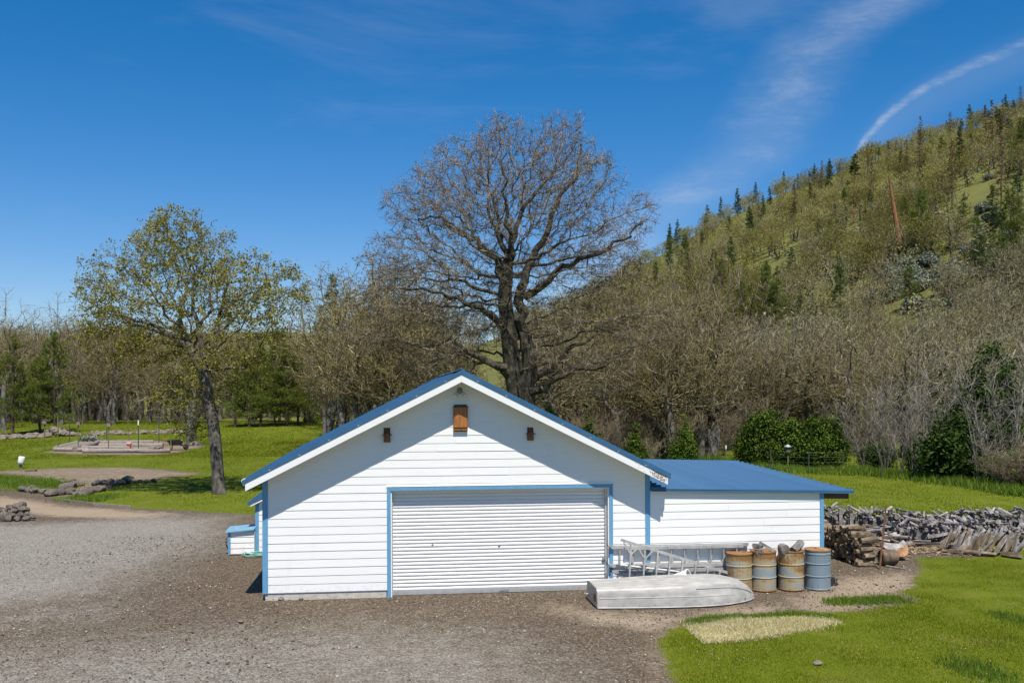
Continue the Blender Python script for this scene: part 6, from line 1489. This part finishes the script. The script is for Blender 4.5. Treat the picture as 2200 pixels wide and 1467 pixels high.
def grasses():
    P = inview(scatter(480000, 6, 20, -8.5, 6, 1)); P = lawn_pts(P)
    blade_field('lawn_blades', 'short bright green lawn grass beside the gravel yard', P, np.full(len(P), .036), .0042, 'grass_blade', 2)
    P = inview(scatter(420000, -32, 42, 6, 52, 3)); P = lawn_pts(P)
    blade_field('far_lawn_blades', 'short green lawn grass beyond the garage', P, np.full(len(P), .055), .011, 'grass_blade', 4)
    P = inview(scatter(260000, -60, 30, 45, 100, 5)); P = lawn_pts(P)
    blade_field('distant_lawn_blades', 'green grass of the far lawn before the woods', P, np.full(len(P), .08), .026, 'grass_blade', 6)
    # straw patch
    poly = np.array(STRAW); g = np.random.default_rng(8); Q = np.stack([g.uniform(poly[:, 0].min(), poly[:, 0].max(), 26000), g.uniform(poly[:, 1].min(), poly[:, 1].max(), 26000)], 1)
    Q = Q[sdist(Q[:, 0], Q[:, 1], STRAW) > -.03 + g.normal(0, .10, len(Q))]
    blade_field('straw_grass', 'boat-shaped patch of bleached dead straw grass on the lawn', Q, np.full(len(Q), .07), .006, 'straw', 9, .9)
    # tall tufts
    def tuft(name, lab, pix, n, h, seed, sx=.35, mt='grass_tall', w=.007):
        g = np.random.default_rng(seed); A = np.array([tuple(G(*p))[:2] for p in pix]); t = g.uniform(0, len(A) - 1, n); i = np.minimum(t.astype(int), len(A) - 2); f = (t - i)[:, None]
        Q = A[i] * (1 - f) + A[i + 1] * f + g.normal(0, sx, (n, 2)) * np.array([.6, 1]); blade_field(name, lab, Q, np.full(n, h), w, mt, seed + 1, .35)
    tuft('tall_grass', 'strip of tall green grass on bare dirt in front of the last drum', [(1778, 1294), (1830, 1292), (1880, 1290), (1935, 1288)], 2600, .12, 21, .16)
    tuft('grass_fringe', 'dark grass fringe along the upper edge of the straw patch', [(1476, 1338), (1530, 1330), (1600, 1324), (1700, 1318), (1790, 1322)], 3000, .09, 23, .10)
    tuft('grass_tuft', 'big coarse green grass tuft in the near lawn', [(2060, 1440), (2090, 1432), (2120, 1445), (2160, 1460), (2200, 1470)], 2600, .11, 25, .30)
    tuft('small_tuft', 'coarse grass tuft near the wood row lawn', [(2140, 1322), (2165, 1326), (2200, 1330)], 1200, .09, 27, .25)
    tuft('lawn_tuft', 'dark coarse grass tuft on the lawn beyond the wood row', [(1930, 1108), (1990, 1106), (2050, 1104)], 1800, .10, 29, .8, w=.012)
    tuft('fence_grass', 'tall green grass along the fence and willow bases', [(1380, 985), (1480, 992), (1560, 992), (1640, 1008), (1760, 1014), (1850, 1015), (1950, 1026), (2050, 1038), (2120, 1048), (2220, 1066)], 20000, .36, 31, .8, w=.018)
    tuft('corner_grass', 'thick dark grass between the drive and the upper gravel', [(-40, 1030), (30, 1036), (80, 1042), (125, 1046)], 14000, .2, 33, .9, w=.014)
    tuft('kerb_grass', 'tufty grass at the timber edging of the drive', [(150, 1070), (200, 1074), (230, 1066)], 4000, .16, 35, .5, w=.012)
    # daisies
    P = inview(scatter(2000, 7, 17, -8.5, 3, 41)); P = lawn_pts(P); g = np.random.default_rng(42)
    k = (np.sin(P[:, 0] * 1.7) + np.sin(P[:, 1] * 2.3 + 1) + g.normal(0, .6, len(P))) > .6; P = P[k]; n = len(P)
    c = np.stack([P[:, 0], P[:, 1], terrain(P[:, 0], P[:, 1]) + .036], 1); V, Q = quads(c, norm(g.normal(0, .25, (n, 3)) + np.array([0, -.4, 1])), np.full(n, .008), np.full(n, .008), g)
    tag(link('daisies', npmesh('daisies', V, None, Q, ['daisy'])), 'tiny pale flowers dotted through the near lawn', 'flowers', kind='stuff')
    # white flakes beside the corner
    g = np.random.default_rng(61); n = 60; px = g.normal(445, 34, n); py = g.normal(1262, 6, n); C = np.array([tuple(G(a, b)) for a, b in zip(px, py)]); C[:, 2] = terrain(C[:, 0], C[:, 1]) + .018
    sz = g.uniform(.008, .03, n) * (1 + (g.random(n) < .12)); V, Q = quads(C, norm(g.normal(0, .35, (n, 3)) + np.array([0, 0, 1])), sz * .7, sz, g)
    tag(link('pale_flakes', npmesh('pale_flakes', V, None, Q, ['pale_chip'])), 'pale flakes scattered on the dark gravel near the garage corner', 'debris', kind='stuff')
    # loose stones on the yard
    P = inview(scatter(60000, -12, 16, -9, 10, 51)); gr, _, _, _, _ = masks(P[:, 0], P[:, 1]); g = np.random.default_rng(52)
    k = (gr > .6) & ~((P[:, 0] > -1.9) & (P[:, 0] < 12.9) & (P[:, 1] > -.03)); P = P[k][:26000]; n = len(P)
    s = g.uniform(.006, .019, n) * (1 + 1.2 * (g.random(n) < .04)); c = np.stack([P[:, 0], P[:, 1], terrain(P[:, 0], P[:, 1]) + s * .35], 1)
    O = np.array([[1, 0, 0], [0, 1, 0], [-1, 0, 0], [0, -1, 0], [0, 0, .7], [0, 0, -.7]]); rv = O[None] * g.uniform(.6, 1.3, (n, 6, 1)); a = g.uniform(0, 6.28, n)
    rx = rv[..., 0] * np.cos(a)[:, None] - rv[..., 1] * np.sin(a)[:, None]; ry = rv[..., 0] * np.sin(a)[:, None] + rv[..., 1] * np.cos(a)[:, None]
    V = c[:, None] + np.stack([rx, ry, rv[..., 2]], -1) * s[:, None, None]; f = np.array([[0, 1, 4], [1, 2, 4], [2, 3, 4], [3, 0, 4], [1, 0, 5], [2, 1, 5], [3, 2, 5], [0, 3, 5]])
    T = (np.arange(n)[:, None, None] * 6 + f[None]).reshape(-1, 3)
    tag(link('loose_gravel', npmesh('loose_gravel', V.reshape(-1, 3), T, None, ['pebble'])), 'loose grey and tan gravel stones over the yard', 'gravel', kind='stuff')
mat('pale_chip', [(.27, .24, .20), (.40, .365, .32)], 3, .9, island=.7)
mat('pebble', [(.085, .07, .054), (.15, .125, .098), (.22, .188, .15), (.34, .295, .24)], 1, .9, island=.95)
grasses()
